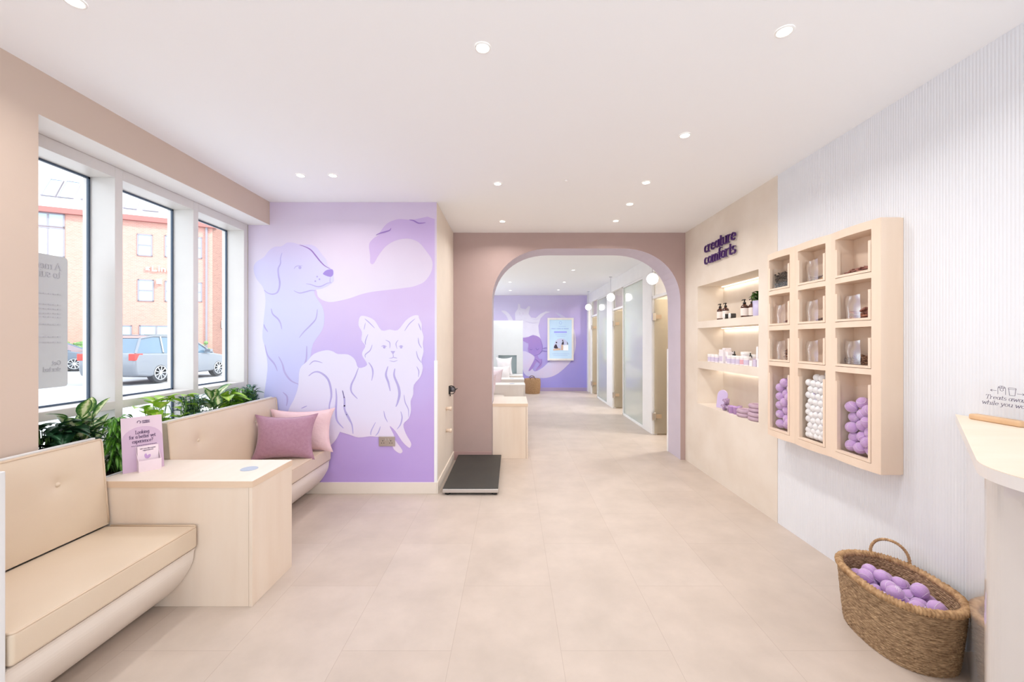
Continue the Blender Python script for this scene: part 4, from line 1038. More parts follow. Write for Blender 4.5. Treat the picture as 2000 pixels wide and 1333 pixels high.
for i, (x, y, z, sc_, lb_, g) in enumerate(((2.13, 4.19, S1, 1.12, 'amber pump bottle at the far left end of the top niche shelf', 0), (2.13, 4.085, S1, 1.12, 'second amber pump bottle from the left on the top niche shelf', 0),
        (2.12, 3.735, S1, 1.12, 'front amber pump bottle beside the potted plant on the top niche shelf', 0), (2.17, 3.70, S1, 1.15, 'rear amber pump bottle beside the potted plant on the top niche shelf', 0))):
    o = pbt if i == 0 else dup(pbt); o.location = (x, y, z); o.scale = (sc_,)*3; o['label'] = lb_; o['group'] = 'amber pump bottles on the top niche shelf'
m_lid = mat('white_lid', (240, 240, 240), .4); m_tin = mat('dark_tin', (48, 44, 40), .4)
def lying_jar():
    t = thing('lying_jar', '', 'jar', (0, 0, 0))
    MB().lathe([(.001, 0), (.026, 0), (.026, .045), (.001, .045)], (0, 0, .027), 24, 'Y').build('jar_body', m_tin, parent=t, bevel=.002)
    MB().lathe([(.001, .045), (.028, .045), (.028, .060), (.001, .060)], (0, 0, .028), 24, 'Y').build('lid', m_lid, parent=t, bevel=.002)
    return t
lj = lying_jar()
for i, (x, y, lb_) in enumerate(((2.12, 3.985, 'left dark jar lying on its side with a white lid, top niche shelf'), (2.13, 3.90, 'right dark jar lying on its side on the top niche shelf'))):
    o = lj if i == 0 else dup(lj); o.location = (x, y, S1); o.rotation_euler = (0, 0, PI/2-.35); o['label'] = lb_; o['group'] = 'lying jars on the top niche shelf'
pp = thing('potted_plant', 'green plant in a ribbed lilac pot at the right end of the top niche shelf', 'plant', (2.13, 3.52, S1))
m_lilacpot = mat('lilac_ceramic', (196, 190, 222), .4)
n = 40; prf = [(.001, 0), (.048, 0), (.05, .004), (.054, .135), (.049, .135), (.046, .12), (.001, .12)]
b = MB(); vs = [((r*(1+.03*(i % 2)))*math.cos(2*PI*i/n)+2.13, (r*(1+.03*(i % 2)))*math.sin(2*PI*i/n)+3.52, h+S1) for r, h in prf for i in range(n)]
b.add(vs, [(j*n+i, j*n+(i+1) % n, (j+1)*n+(i+1) % n, (j+1)*n+i) for j in range(len(prf)-1) for i in range(n)]); b.build('pot', m_lilacpot, parent=pp, smooth=True)
b = MB(); rr = random.Random(4)
for i in range(26):
    a = rr.uniform(0, 2*PI); e = rr.uniform(.2, 1.2); dr = (math.cos(a)*math.cos(e)*.6, math.sin(a)*math.cos(e)*.9, math.sin(e))
    leaf(b, (2.13, 3.52, S1+.13+rr.uniform(0, .06)), dr, rr.uniform(.09, .14), .065, .6, .65)
b.build('foliage', leaf_mat('pothos_leaf', (58, 104, 32), (84, 136, 40), (140, 180, 70)), parent=pp, smooth=True)
# middle shelf: white tubs, boxes, droppers
m_tub = mat('white_tub', (238, 232, 236), .45); m_tublab = mat('lilac_label', (206, 196, 220), .6); m_tubpink = mat('pink_label', (222, 170, 180), .6)
def tub(r, h, lab, name='lidded_tub'):
    t = thing(name, '', 'tub', (0, 0, 0))
    MB().lathe([(.001, 0), (r, 0), (r, h*.78), (.001, h*.78)], (0, 0, 0), 20).build('tub_body', m_tub, parent=t, bevel=.002)
    MB().lathe([(.001, h*.78), (r*1.05, h*.78), (r*1.05, h), (.001, h)], (0, 0, 0), 20).build('lid', m_lid, parent=t, bevel=.002)
    MB().lathe([(r*1.005, h*.12), (r*1.012, h*.13), (r*1.012, h*.62), (r*1.005, h*.63)], (0, 0, 0), 20).build('paper_label', lab, parent=t)
    return t
tl = tub(.029, .082, m_tublab); tp_ = tub(.029, .082, m_tubpink); used = set(); ti = 0
tubs = [(4.33, 2.10), (4.255, 2.10), (4.18, 2.10), (3.92, 2.09), (3.845, 2.09), (3.77, 2.09), (3.70, 2.09), (3.63, 2.085)]
for i, (y, x) in enumerate(tubs):
    pr_ = tp_ if i in (6,) else tl
    o = pr_ if pr_.name not in used else dup(pr_); used.add(pr_.name)
    o.location = (x, y, S2); o['label'] = 'white tub, %s from left, front row of the middle niche shelf' % ORD[i]; o['group'] = 'white tubs on the middle niche shelf'
    ti += 1
for i, (y, x, s_) in enumerate(((4.24, 2.18, 1.2), (3.80, 2.17, 1.45), (3.68, 2.17, 1.2))):
    o = dup(tl); o.location = (x, y, S2); o.scale = (s_, s_, s_); o['label'] = 'larger white tub, %s from left, back row of the middle niche shelf' % ORD[i]; o['group'] = 'white tubs on the middle niche shelf'
for i, (x, y, w_, h_) in enumerate(((2.10, 4.06, .075, .135), (2.16, 4.12, .06, .15), (2.12, 3.99, .05, .115))):
    t = thing('white_carton', ('tall white carton at the front of the middle niche shelf', 'tallest white carton at the back of the middle niche shelf', 'smaller white carton right of the tall one, middle niche shelf')[i], 'box', (x, y, S2), 'white cartons on the middle niche shelf')
    MB().box(x-.03, x+.03, y-w_/2, y+w_/2, S2, S2+h_).build('carton_body', m_tub, parent=t, bevel=.002)
    MB().box(x-.0312, x-.0302, y-w_/2+.008, y+w_/2-.008, S2+.02, S2+.07).build('printed_label', m_tublab, parent=t)
def dropper():
    t = thing('dropper_bottle', '', 'bottle', (0, 0, 0))
    MB().lathe([(.001, 0), (.018, 0), (.018, .055), (.008, .066), (.008, .07)], (0, 0, 0), 16).build('bottle_body', m_tub, parent=t, smooth=True)
    MB().lathe([(.011, .066), (.012, .082), (.006, .085), (.005, .105), (.001, .110)], (0, 0, 0), 16).build('dropper_cap', m_pump, parent=t, smooth=True, label='dark dropper cap')
    return t
dr = dropper()
for i, (x, y, s_, lb_) in enumerate(((2.14, 3.975, 1.12, 'left of two neighbouring dark-capped bottles, middle niche shelf'), (2.14, 3.94, 1.12, 'right of two neighbouring dark-capped bottles, middle niche shelf'), (2.13, 3.66, 1.05, 'dark-capped dropper bottle standing alone among the tubs, middle niche shelf'))):
    o = dr if i == 0 else dup(dr); o.location = (x, y, S2); o.scale = (s_,)*3; o['label'] = lb_; o['group'] = 'dropper bottles'
for i, (x, y) in enumerate(((2.14, 3.565),)):
    t = thing('slim_white_tube', 'slim upright white tube at the right end of the middle niche shelf', 'tube', (x, y, S2))
    MB().lathe([(.001, 0), (.016, 0), (.016, .02), (.012, .17), (.001, .172)], (x, y, S2), 14).build('tube_body', m_tub, parent=t, smooth=True)
    MB().lathe([(.017, 0), (.017, .02), (.001, .02)], (x, y, S2), 14).build('cap', m_lid, parent=t)
for i in range(3):
    o = MB().box(2.07, 2.11, 3.555-.055*i-.02, 3.555-.055*i+.02, S2, S2+.05+.01*i).build('small_carton', m_tub if i != 1 else m_tublab, org=(2.09, 3.555-.055*i, S2), bevel=.002)
    tag(o, 'small carton at the right end of the middle niche shelf, the %s one' % ('left', 'middle', 'right')[i], 'box', 'small cartons on the middle niche shelf')
# bottom compartment
m_lil = mat('lilac_silicone', (206, 190, 230), .5); m_lil2 = mat('violet_plastic', (196, 160, 216), .45); m_rope = mat('mauve_plush', (190, 168, 196), .85, rgb2=(150, 120, 160), scale=60); m_ring2 = mat('dusty_mauve_plush', (192, 168, 184), .9, rgb2=(182, 156, 174), scale=40)
t = MB(); pl = [(-.055, 0), (.055, 0), (.06, .02), (.06, .13)]+[(.06*math.cos(a), .13+.055*math.sin(a)) for a in [PI*i/14 for i in range(1, 14)]]+[(-.06, .13), (-.06, .02)]
t.prism(pl, lambda u, v, d: (2.13+u*.35+d*.9+v*.12, 4.18-u*.95+d*.3, S3+v), 0, .012)
tag(t.build('lick_mat', m_lil, org=(2.13, 4.18, S3), bevel=.003), 'lilac round-topped mat leaning upright at the left of the lowest niche shelf', 'pet mat')
for i, (y, x, z, lb_) in enumerate(((4.055, 2.11, 0, 'left front rope toy coil on the lowest niche shelf'), (3.97, 2.11, 0, 'right front rope toy coil on the lowest niche shelf'), (4.04, 2.12, .055, 'rope toy coil resting on top of the others, lowest niche shelf'), (3.94, 2.19, 0, 'rope toy coil at the back of the lowest niche shelf'))):
    b = MB(); r0 = .026
    b.tube([(x+.8*r0*math.cos(a)*1.1, y+r0*math.cos(a*1.0+.5), S3+z+.032+.02*math.sin(a*3)) for a in [2*PI*j/30 for j in range(30)]], .0135, 8, closed=True)
    b.tube([(x-.02, y-.03, S3+z+.015), (x-.01, y, S3+z+.03), (x-.02, y+.03, S3+z+.045)], .012, 8)
    tag(b.build('rope_toy', m_rope, org=(x, y, S3+z), smooth=True), lb_, 'pet toy', 'rope toys')
def cup():
    return MB().lathe([(.001, 0), (.026, 0), (.029, .062), (.031, .064), (.031, .068), (.026, .068), (.023, .006), (.001, .006)], (0, 0, 0), 24).build('violet_cup', m_lil2, org=(0, 0, 0), smooth=True)
c0 = cup(); c0.location = (2.09, 3.895, S3); tag(c0, 'left violet beaker beside the rope toys, lowest niche shelf', 'cup', 'violet beakers')
c1 = c0.copy(); COL.objects.link(c1); c1.location = (2.10, 3.83, S3); c1['label'] = 'right violet beaker beside the plush rings, lowest niche shelf'
rg = [(.0, 2.11, 3.70, 'bottom plush ring of the left stack on the lowest niche shelf'), (.034, 2.11, 3.70, 'top plush ring of the left stack on the lowest niche shelf'),
      (.0, 2.11, 3.52, 'bottom plush ring of the right stack on the lowest niche shelf'), (.034, 2.11, 3.52, 'second plush ring up in the right stack on the lowest niche shelf'), (.068, 2.13, 3.545, 'third plush ring up in the right stack on the lowest niche shelf'), (.102, 2.13, 3.55, 'topmost plush ring of the right stack on the lowest niche shelf')]
r0 = MB().tube([(.052*math.cos(a), .062*math.sin(a), .018) for a in [2*PI*j/36 for j in range(36)]], .0195, 12, closed=True)
r0 = r0.build('plush_ring', m_ring2, smooth=True, org=(0, 0, 0))
for i, (z, x, y, lb_) in enumerate(rg):
    o = r0 if i == 0 else r0.copy()
    if i: COL.objects.link(o)
    o.location = (x, y, S3+z); tag(o, lb_, 'pet toy', 'plush rings on the lowest niche shelf')

# ------------------------------------------------------------------ treat cabinet on the wall
XC, Y0, Y1 = 1.925, 2.137, 3.083
SPL = [Y0, 2.4695, 2.7905, Y1]
def bulge(y):
    for a, b_ in zip(SPL[:-1], SPL[1:]):
        if a <= y <= b_: return .014*math.sin(PI*(y-a)/(b_-a))
    return 0
def curved(b, y0, y1, z0, z1, x1, inset=0, n=8):
    ys_ = [y0+(y1-y0)*i/n for i in range(n+1)]
    fr = [(XC+inset-bulge(y), y) for y in ys_]
    vs = [(x, y, z0) for x, y in fr]+[(x1, y, z0) for x, y in fr]+[(x, y, z1) for x, y in fr]+[(x1, y, z1) for x, y in fr]
    m = n+1; fs = []
    for i in range(n):
        fs += [(i, i+1, m+i+1, m+i), (2*m+i, 3*m+i, 3*m+i+1, 2*m+i+1), (i, 2*m+i, 2*m+i+1, i+1), (m+i, m+i+1, 3*m+i+1, 3*m+i)]
    fs += [(0, m, 3*m, 2*m), (n, 2*m+n, 3*m+n, m+n)]
    b.add(vs, fs)
OPN = [(2.831, 3.063), (2.509, 2.75), (2.1875, 2.433)]
ROWS = [(1.770, 2.0), (1.512, 1.738), (1.251, 1.478), (.745, 1.219)]
tc_ = thing('treat_cabinet', 'pale maple wall cabinet with a wavy front and three columns of open compartments', 'cabinet', (1.98, 2.61, .70))
b = MB(); b.box(2.03, XR+.002, Y0, Y1, .702, 2.044); b.build('back_panel', m_maple, parent=tc_)
b = MB()
curved(b, Y0, OPN[2][0], .70, 2.046, 2.03); curved(b, OPN[2][1], OPN[1][0], .70, 2.046, 2.03, n=14); curved(b, OPN[1][1], OPN[0][0], .70, 2.046, 2.03, n=14); curved(b, OPN[0][1], Y1, .70, 2.046, 2.03)
b.build('upright', m_maple, parent=tc_)
b = MB()
for ya, yb in OPN:
    curved(b, ya, yb, 2.0, 2.046, 2.03); curved(b, ya, yb, .70, .745, 2.03)
b.build('top_and_bottom', m_maple, parent=tc_)
for k in range(3):
    for ya, yb in OPN:
        b = MB(); curved(b, ya, yb, ROWS[k+1][1], ROWS[k][0]-.001, 2.03); b.build('shelf', m_maple, parent=tc_)
# clear-fronted bins
COLN = ['left', 'middle', 'right']; ROWN = ['top', 'second', 'third', 'bottom']
m_bag = glass('clear_film', (255, 255, 255), .38, .2)
for r, (z0, z1) in enumerate(ROWS):
    for c, (ya, yb) in enumerate(OPN):
        t = thing('treat_bin', 'clear-fronted bin in the %s column, %s row of the wall cabinet' % (COLN[c], ROWN[r]), 'bin', (1.95, (ya+yb)/2, z0), 'clear-fronted bins of the wall cabinet')
        zt = z1-(.06 if r < 3 else .055); e = .015
        b = MB(); xa = XC+.004
        for yy in (ya+.002, yb-.002-e):
            b.box(xa-.006-bulge(yy+e/2), xa+.010, yy, yy+e, z0+.002, zt)
        ym = (ya+yb)/2
        b.box(xa-.005-bulge(ya+.03), xa+.010, ya+e+.002, yb-e-.002, z0+.002, z0+e)
        b.build('wood_frame', m_maple, parent=t)
        yl, yr = ya+e, yb-e; zb, ztt = z0+e, zt-.004
        cut = [(yr, zb), (yr, ztt), (yr-.02, ztt), (yr-.05, ztt-.008), ((yl+yr)/2+.03, ztt-.016), ((yl+yr)/2, ztt-.018), ((yl+yr)/2-.03, ztt-.010), (yl+.06, ztt), (yl, ztt), (yl, zb)]
        MB().prism(cut, lambda u, v, d: (xa+.004+d, u, v), 0, .002).build('clear_front', m_acryl, parent=t)
        MB().box(xa+.012, 2.028, yr-.002, yr, zb, ztt).build('clear_side', m_acryl, parent=t)
        if r in (1, 2) or (r, c) in ((0, 1),):
            # clear liner standing in the far half of the bin
            def lin_(u, v): return (1.952-.011*math.sin(PI*u)+.003*math.sin(7*v+5*u)*v, yr-.008-.115*u, zb+.002+(ztt-zb-.010)*v-.008*v*math.sin(u*3))
            MB().grid(lin_, 18, 10).build('clear_liner', m_bag, parent=t, smooth=True)
# contents
def pile(name, label, c, ya, yb, z0, hmax, n, size, m, shape, seed, low=False):
    R_ = random.Random(seed); b = MB()
    for i in range(n):
        y = R_.uniform(ya+.02, yb-.02); x = R_.uniform(1.955, 2.02); z = z0+R_.uniform(0, hmax)*(1 if not low else (.5+.5*math.sin(PI*(y-ya)/(yb-ya))))
        s_ = size*R_.uniform(.7, 1.3)
        if shape == 'stick':
            a = R_.uniform(-.5, .5); b.tube([(x, y-s_*.3*math.sin(a), z+s_*.2), (x, y+s_*.3*math.sin(a), z+s_)], s_*.16, 5)
        else: b.sphere((x, y, z+s_*.5), s_*.5, 7, 5, (1, R_.uniform(.8, 1.2), R_.uniform(.6, .9)))
    o = b.build(name, m, org=(1.985, (ya+yb)/2, z0), smooth=True); tag(o, label, 'treats', kind='stuff'); return o
m_kib = mat('brown_kibble', (140, 100, 72), .8, rgb2=(108, 74, 52), scale=30); m_dk = mat('dark_chews', (78, 58, 48), .7, rgb2=(56, 42, 36), scale=40); m_red = mat('red_brown_jerky', (158, 100, 84), .6, rgb2=(120, 70, 60), scale=40)
m_yel = mat('yellow_chew', (214, 160, 60), .5, rgb2=(190, 136, 50), scale=20); m_or = mat('orange_brown_chip', (196, 132, 100), .6, rgb2=(168, 100, 76), scale=40); m_dr = mat('dark_red_chew', (110, 58, 54), .5)
pile('dark_chews', 'dense fill of small dark chews in the top left compartment', 0, *OPN[0], 1.783, .11, 700, .012, m_dk, 'ball', 1)
pile('kibble', 'brown kibble in the left column, third row', 0, OPN[0][0], OPN[0][1]-.09, 1.264, .07, 200, .012, m_kib, 'ball', 2)
pile('kibble', 'brown kibble in the right column, third row', 0, *OPN[2], 1.264, .05, 330, .012, m_kib, 'ball', 3, True)
def strips(name, cat, labelf, group, n, ya, yb, z0, zh, L, m, seed, w_=.02):
    R_ = random.Random(seed)
    for i in range(n):
        y = ya+.035+(yb-ya-.07)*((i+.5)/n if n > 1 else .5); x = R_.uniform(1.965, 2.0); z = z0+zh*((i*7) % 5)/5; a = R_.uniform(-.5, .5)
        b = MB(); pts = [(x+R_.uniform(-.004, .004), y+L*(q/4-.5)*math.cos(a), z+.006+max(0, L*(q/4-.5)*math.sin(a)+L*.25*abs(math.sin(a)))) for q in range(5)]
        for q in range(4):
            p, p2 = pts[q], pts[q+1]; th = .004+.002*((q+i) % 2)
            b.add([(p[0]-w_/2, p[1], p[2]-th/2), (p[0]+w_/2, p[1], p[2]-th/2), (p2[0]+w_/2, p2[1], p2[2]-th/2), (p2[0]-w_/2, p2[1], p2[2]-th/2), (p[0]-w_/2, p[1], p[2]+th), (p[0]+w_/2, p[1], p[2]+th), (p2[0]+w_/2, p2[1], p2[2]+th), (p2[0]-w_/2, p2[1], p2[2]+th)], [(0,3,2,1),(4,5,6,7),(0,1,5,4),(1,2,6,5),(2,3,7,6),(3,0,4,7)])
        o = b.build(name, m[i % len(m)], org=(x, y, z)); tag(o, labelf(n-1-i), cat, group)
strips('jerky_strip', 'dog treat', lambda i: 'red-brown jerky strip, %s from the left in the top right compartment' % ORD[i], 'jerky strips', 7, *OPN[2], 1.783, .02, .06, [m_red], 5, .03)
strips('chew_piece', 'dog treat', lambda i: 'yellow or brown chew, %s from the left in the middle column, top row' % ORD[i], 'mixed chews', 9, *OPN[1], 1.783, .028, .034, [m_yel, m_kib, m_dk], 6, .022)
strips('dark_chew', 'dog treat', lambda i: 'dark red chew, %s from the left in the left column, second row' % ORD[i], 'dark red chews', 3, OPN[0][0], OPN[0][1]-.08, 1.525, .008, .05, [m_dr], 7)
strips('dark_chew', 'dog treat', lambda i: 'dark chew, %s from the left in the middle column, second row' % ORD[i], 'dark chews', 4, OPN[1][0], OPN[1][1]-.08, 1.525, .006, .04, [m_dk], 8)
strips('dried_chip', 'dog treat', lambda i: 'orange-brown dried chip, %s from the left in the right column, second row' % ORD[i], 'dried chips', 16, OPN[2][0]-.01, OPN[2][1]-.03, 1.525, .045, .05, [m_or, m_red, m_or], 9, .03)

# ------------------------------------------------------------------ balls
def settle(n, r, clamp, spawn, seed, it=700, grav=.0022):
    R_ = random.Random(seed); P = [Vector(spawn(R_, i)) for i in range(n)]
    for k in range(it):
        for p in P: p.z -= grav
        for _ in range(3):
            for i in range(n):
                for j in range(i+1, n):
                    d = P[j]-P[i]
                    if abs(d.z) < 2*r and abs(d.y) < 2*r:
                        L = d.length
                        if 1e-6 < L < 2*r:
                            q = d*((2*r-L)/L/2); P[i] -= q; P[j] += q
            for p in P: clamp(p, r)
    return P
m_ball = mat('lilac_felt', (208, 172, 224), .85, rgb2=(202, 164, 219), scale=120, bump=.5, bscale=500, sheen=.3); m_seam = mat('white_seam', (236, 226, 242), .7)
m_wball = mat('white_ball', (240, 240, 242), .55); m_print = mat('violet_print', (112, 84, 172), .6)
def seam_pts(r):
    out = []
    for i in range(72):
        t = 2*PI*i/72; p = Vector((.75*math.cos(t)+.25*math.cos(3*t), .75*math.sin(t)-.25*math.sin(3*t), .866*math.sin(2*t))).normalized()
        out.append(p*r)
    return out
def make_ball(r, m, ms=None, printed=False, name='tennis_ball'):
    o = MB().sphere((0, 0, 0), r, 28, 18).build(name, m, smooth=True)
    if ms: MB().tube(seam_pts(r*1.002), r*.028, 6, closed=True).build('seam', ms, parent=o, smooth=True)
    if printed:
        b = MB()
        for k_, w_ in ((.010, .016), (.004, .02), (-.002, .013)):
            if printed == 'disc': continue
            pts = []
            for i in range(8):
                a = -w_/r+2*w_/r*i/7; zz = k_/1
                rr = math.sqrt(r*r-zz*zz)*1.004; pts.append((rr*math.cos(a), rr*math.sin(a), zz))
            b.tube(pts, .0011, 5)
        if printed == 'disc':
            n = 14; vs = []
            for q in (0, .35): 
                for i in range(n):
                    a = 2*PI*i/n; th = q+.02
                    vs.append(Vector((math.cos(th), math.sin(th)*math.cos(a), math.sin(th)*math.sin(a)))*r*1.006)
            b.add(vs, [(i, (i+1) % n, n+(i+1) % n, n+i) for i in range(n)])
        b.build('print', ms if printed != 'disc' else m_print, parent=o, smooth=True)
    return o
ball = make_ball(.0325, m_ball, m_seam, True); wball = make_ball(.0235, m_wball, None, 'disc', 'treat_ball')
tag(ball, '', 'ball'); tag(wball, '', 'ball'); first = {'b': True, 'w': True}
def wordn(i):
    if i < 40: return ORD[i]
    return ('forty-', 'fifty-', 'sixty-', 'seventy-', 'eighty-', 'ninety-')[(i+1)//10-4]+ORD[(i+1) % 10-1] if (i+1) % 10 else ('', 'fiftieth', 'sixtieth', 'seventieth', 'eightieth', 'ninetieth')[(i+1)//10-4]
def put(P, proto, key, labelf, group, seed, order):
    R_ = random.Random(seed); P = sorted(P, key=order)
    for i, p in enumerate(P):
        if first[key]: o = proto; first[key] = False
        else: o = dup(proto)
        o.location = p; o.rotation_euler = (R_.uniform(0, 6), R_.uniform(0, 6), R_.uniform(0, 6)); o['label'] = labelf(i, p); o['group'] = group
# world transform of a ball has its own origin; children follow
def bin_clamp(ya, yb, z0):
    def c(p, r):
        p.x = min(max(p.x, 1.944+r), 2.029-r); p.y = min(max(p.y, ya+r+.003), yb-r-.018); p.z = max(p.z, z0+r)
    return c
for c, n, key, r, zt in ((0, 23, 'b', .0325, 0), (2, 19, 'b', .0325, 0), (1, 98, 'w', .0235, 0)):
    ya, yb = OPN[c]; P = settle(n, r, bin_clamp(ya, yb, .760), lambda R_, i: (R_.uniform(1.97, 2.0), R_.uniform(ya+.05, yb-.06), .80+i*(.03 if r > .03 else .011)), 20+c, 420 if key == 'b' else 330, .003)
    nm = COLN[c]
    if key == 'b': put(P, ball, 'b', lambda i, p: 'lilac tennis ball in the bottom %s compartment, %s from the top' % (nm, ORD[i]), 'tennis balls in the bottom %s compartment' % nm, 30+c, lambda p: -p.z)
    else:
        bal = sorted(P, key=lambda p: -p.z)
        rows_ = {}
        for i, p in enumerate(bal): rows_[id(p)] = (i//4, i)
        put(P, wball, 'w', lambda i, p: 'white ball in the bottom middle compartment, %s from the top' % wordn(i), 'white balls in the bottom middle compartment', 40, lambda p: -p.z)

# ------------------------------------------------------------------ wicker basket
m_wick = mat('seagrass', (190, 160, 124), .75, rgb2=(118, 90, 62), scale=40, detail=5, stretch=(1, 1, 5), contrast=(.32, .66), bump=.4, bscale=200)
m_wickrim = mat('seagrass_rim', (198, 162, 120), .7, rgb2=(150, 114, 76), scale=50, detail=4, contrast=(.35, .65), bump=.4, bscale=200)
bk = thing('wicker_basket', 'oval woven seagrass basket of lilac tennis balls on the floor by the white ribbed wall', 'basket', (1.79, 1.925, 0))
BC = (1.803, 1.922); BA, BB, BH, BR = .250, .180, .278, -.10
def bpt(th, h, off=0, ins=0):
    k_ = .88+.12*(h/BH)**.8; ex = 2.4
    c_, s_ = math.cos(th), math.sin(th)
    x = (BB*k_+off)*math.copysign(abs(c_)**(2/ex), c_); y = (BA*k_+off)*math.copysign(abs(s_)**(2/ex), s_)
    return Vector((BC[0]+x*math.cos(BR)-y*math.sin(BR), BC[1]+x*math.sin(BR)+y*math.cos(BR), h))
NR, NT = 30, 420
b = MB(); NV = NR*4
def wv(i, j, sgn):
    th = 2*PI*i/NT; h = BH*j/NV; row = j//4; t = (j % 4)/4
    rnd_ = math.sin(PI*((j % 4)+.5)/4)
    wob = .5+.5*math.cos(i*2*PI/7+(PI if row % 2 else 0)+.6*math.sin(row*1.7))
    off = .0045*rnd_*(.35+.65*wob)*sgn+.0012*math.sin(i*1.3+row*2.1)
    return bpt(th, h, off if sgn > 0 else -.012+off)
for sgn in (1, -1):
    vs = [wv(i, j, sgn) for j in range(NV+1) for i in range(NT)]
    b.add(vs, [(j*NT+i, j*NT+(i+1) % NT, (j+1)*NT+(i+1) % NT, (j+1)*NT+i) for j in range(NV) for i in range(NT)])
bot = [bpt(2*PI*i/80, .008, -.004) for i in range(80)]; b.add(bot, [tuple(range(80))])
bot = [bpt(2*PI*i/80, .16, -.014) for i in range(80)]; b.add(bot, [tuple(range(80))])
b.build('woven_body', m_wick, parent=bk, smooth=True)
# wrapped rim
b = MB(); n1, n2 = 560, 12; vs = []
for i in range(n1):
    th = 2*PI*i/n1; c = bpt(th, BH, -.004); o_ = (bpt(th, BH, .02)-bpt(th, BH, 0)).normalized()
    for j in range(n2):
        a = 2*PI*j/n2; tw = math.sin(th*95+a*1.5); rr = .0155+.003*tw+.0012*math.sin(th*37)
        vs.append(c+o_*(rr*math.cos(a))+Vector((0, 0, rr*.95*math.sin(a))))
b.add(vs, [(i*n2+j, i*n2+(j+1) % n2, ((i+1) % n1)*n2+(j+1) % n2, ((i+1) % n1)*n2+j) for i in range(n1) for j in range(n2)])
b.build('wrapped_rim', m_wickrim, parent=bk, smooth=True)
def handle(th0, th1, hh):
    p0, p1 = bpt(th0, BH, 0), bpt(th1, BH, 0); pts = []
    for i in range(61):
        t = i/60; p = p0.lerp(p1, .5-.5*math.cos(PI*t)*1.0); p = p0.lerp(p1, .5-.56*math.cos(PI*t)); p.z = BH+hh*math.sin(PI*t)**.8; pts.append(p)
    return MB().tube(pts, lambda t: .0068+.0014*math.sin(t*150), 9)
handle(math.radians(72), math.radians(30), .10).build('handle', m_wickrim, parent=bk, smooth=True)
def bclamp(p, r):
    q = Vector((p.x-BC[0], p.y-BC[1])); x = q.x*math.cos(-BR)-q.y*math.sin(-BR); y = q.x*math.sin(-BR)+q.y*math.cos(-BR)
    a, c_ = BB*.97-.020-r, BA*.97-.020-r; k_ = (abs(x)/a)**2.3+(abs(y)/c_)**2.3
    if k_ > 1:
        s_ = k_**(-1/2.3); x *= s_; y *= s_
        p.x = BC[0]+x*math.cos(BR)-y*math.sin(BR); p.y = BC[1]+x*math.sin(BR)+y*math.cos(BR)
    p.z = max(p.z, .162+r)
P = settle(33, .0325, bclamp, lambda R_, i: (BC[0]+R_.uniform(-.05, .05), BC[1]+R_.uniform(-.1, .1), .2+i*.02), 77, 420, .003)
P.append(Vector((1.868, 1.905, max(q.z for q in P)+.005)))
P = settle(len(P), .0325, bclamp, lambda R_, i: P[i], 78, 60, .003)
put(P, ball, 'b', lambda i, p: 'lilac tennis ball in the wicker basket, %s counting from the highest' % ORD[i], 'tennis balls in the wicker basket', 55, lambda p: -p.z)

# ------------------------------------------------------------------ counter
m_ctop = wood('counter_birch', (238, 224, 206), (232, 214, 192), stretch=(.3, 1, 1)); m_cedge = mat('counter_white_edge', (232, 229, 226), .4); m_cbody = mat('glossy_counter_panel', (212, 208, 205), .12, coat=.6, spec=.6)
ct = thing('reception_counter', 'white reception counter with a pale wood top, cut off by the right edge', 'counter', (1.75, 1.1, 0))
def rounded(pts, rad, n=10):
    out = []
    for i, p in enumerate(pts):
        r = rad[i]
        if r == 0: out.append(p); continue
        a, c = Vector(pts[i-1]), Vector(pts[(i+1) % len(pts)]); q = Vector(p)
        u = (a-q).normalized(); w = (c-q).normalized(); s_, e_ = q+u*r, q+w*r
        for k_ in range(n+1):
            t = k_/n; out.append(tuple((1-t)**2*s_+2*t*(1-t)*q+t*t*e_))
    return out
top = rounded([(XR-.007, 1.878), (1.255, 1.10), (1.205, .30), (XR-.007, .30)], [0, .085, 0, 0])
b = MB(); b.cur = 1; b.prism(top, lambda u, v, d: (u, v, d), 1.030, 1.063); b.cur = 0; b.prism(top, lambda u, v, d: (u, v, d), 1.063, 1.0645)
b.build('countertop', [m_ctop, m_cedge], parent=ct)
body = rounded([(XR-.007, 1.833), (1.475, 1.275), (1.41, .34), (XR-.007, .34)], [0, .05, 0, 0])
MB().prism(body, lambda u, v, d: (u, v, d), 0, 1.03).build('counter_body', m_cbody, parent=ct)
# sign on the counter
cs_ = thing('counter_sign', 'clear upright sign "Treats await while you wait" in a wooden base on the counter', 'sign', (1.985, 1.67, 1.0645))
MB().box(1.965, 2.005, 1.583, 1.765, 1.0645, 1.088).build('wooden_base', wood('sign_base_wood', (222, 186, 148), (206, 168, 128)), parent=cs_, bevel=.006)
MB().box(1.990, 1.993, 1.555, 1.762, 1.075, 1.235).build('clear_sheet', glass('sign_sheet', (255, 255, 255), .01, .05), parent=cs_)
m_ink2 = mat('slate_ink', (92, 88, 112), .6)
sfs = lambda y0, z0: (lambda u, v, d: (1.9895-d, y0-1.45*u, z0+1.3*v))
b = MB(); sfn = lambda y0, z0: (lambda u, v, d: (1.9895-d, y0-u, z0+v))
text(b, 'Treats await', sfn(1.722, 1.160), .0108, .2, .1, 0, .0005, width=.142, slant=.25, k=6)
text(b, 'while you wait', sfn(1.735, 1.136), .0108, .2, .1, 0, .0005, width=.164, slant=.25, k=6)
strokes(b, [[(0, .0)]+[(.014, 0)], [(.004, .003), (0, 0), (.004, -.003)]], sfs(1.703, 1.196), .0012, .0012, 0, .0005, 6)
strokes(b, [[(0, .0), (.016, 0)], [(.012, .003), (.016, 0), (.012, -.003)]], sfs(1.613, 1.191), .0012, .0012, 0, .0005, 6)
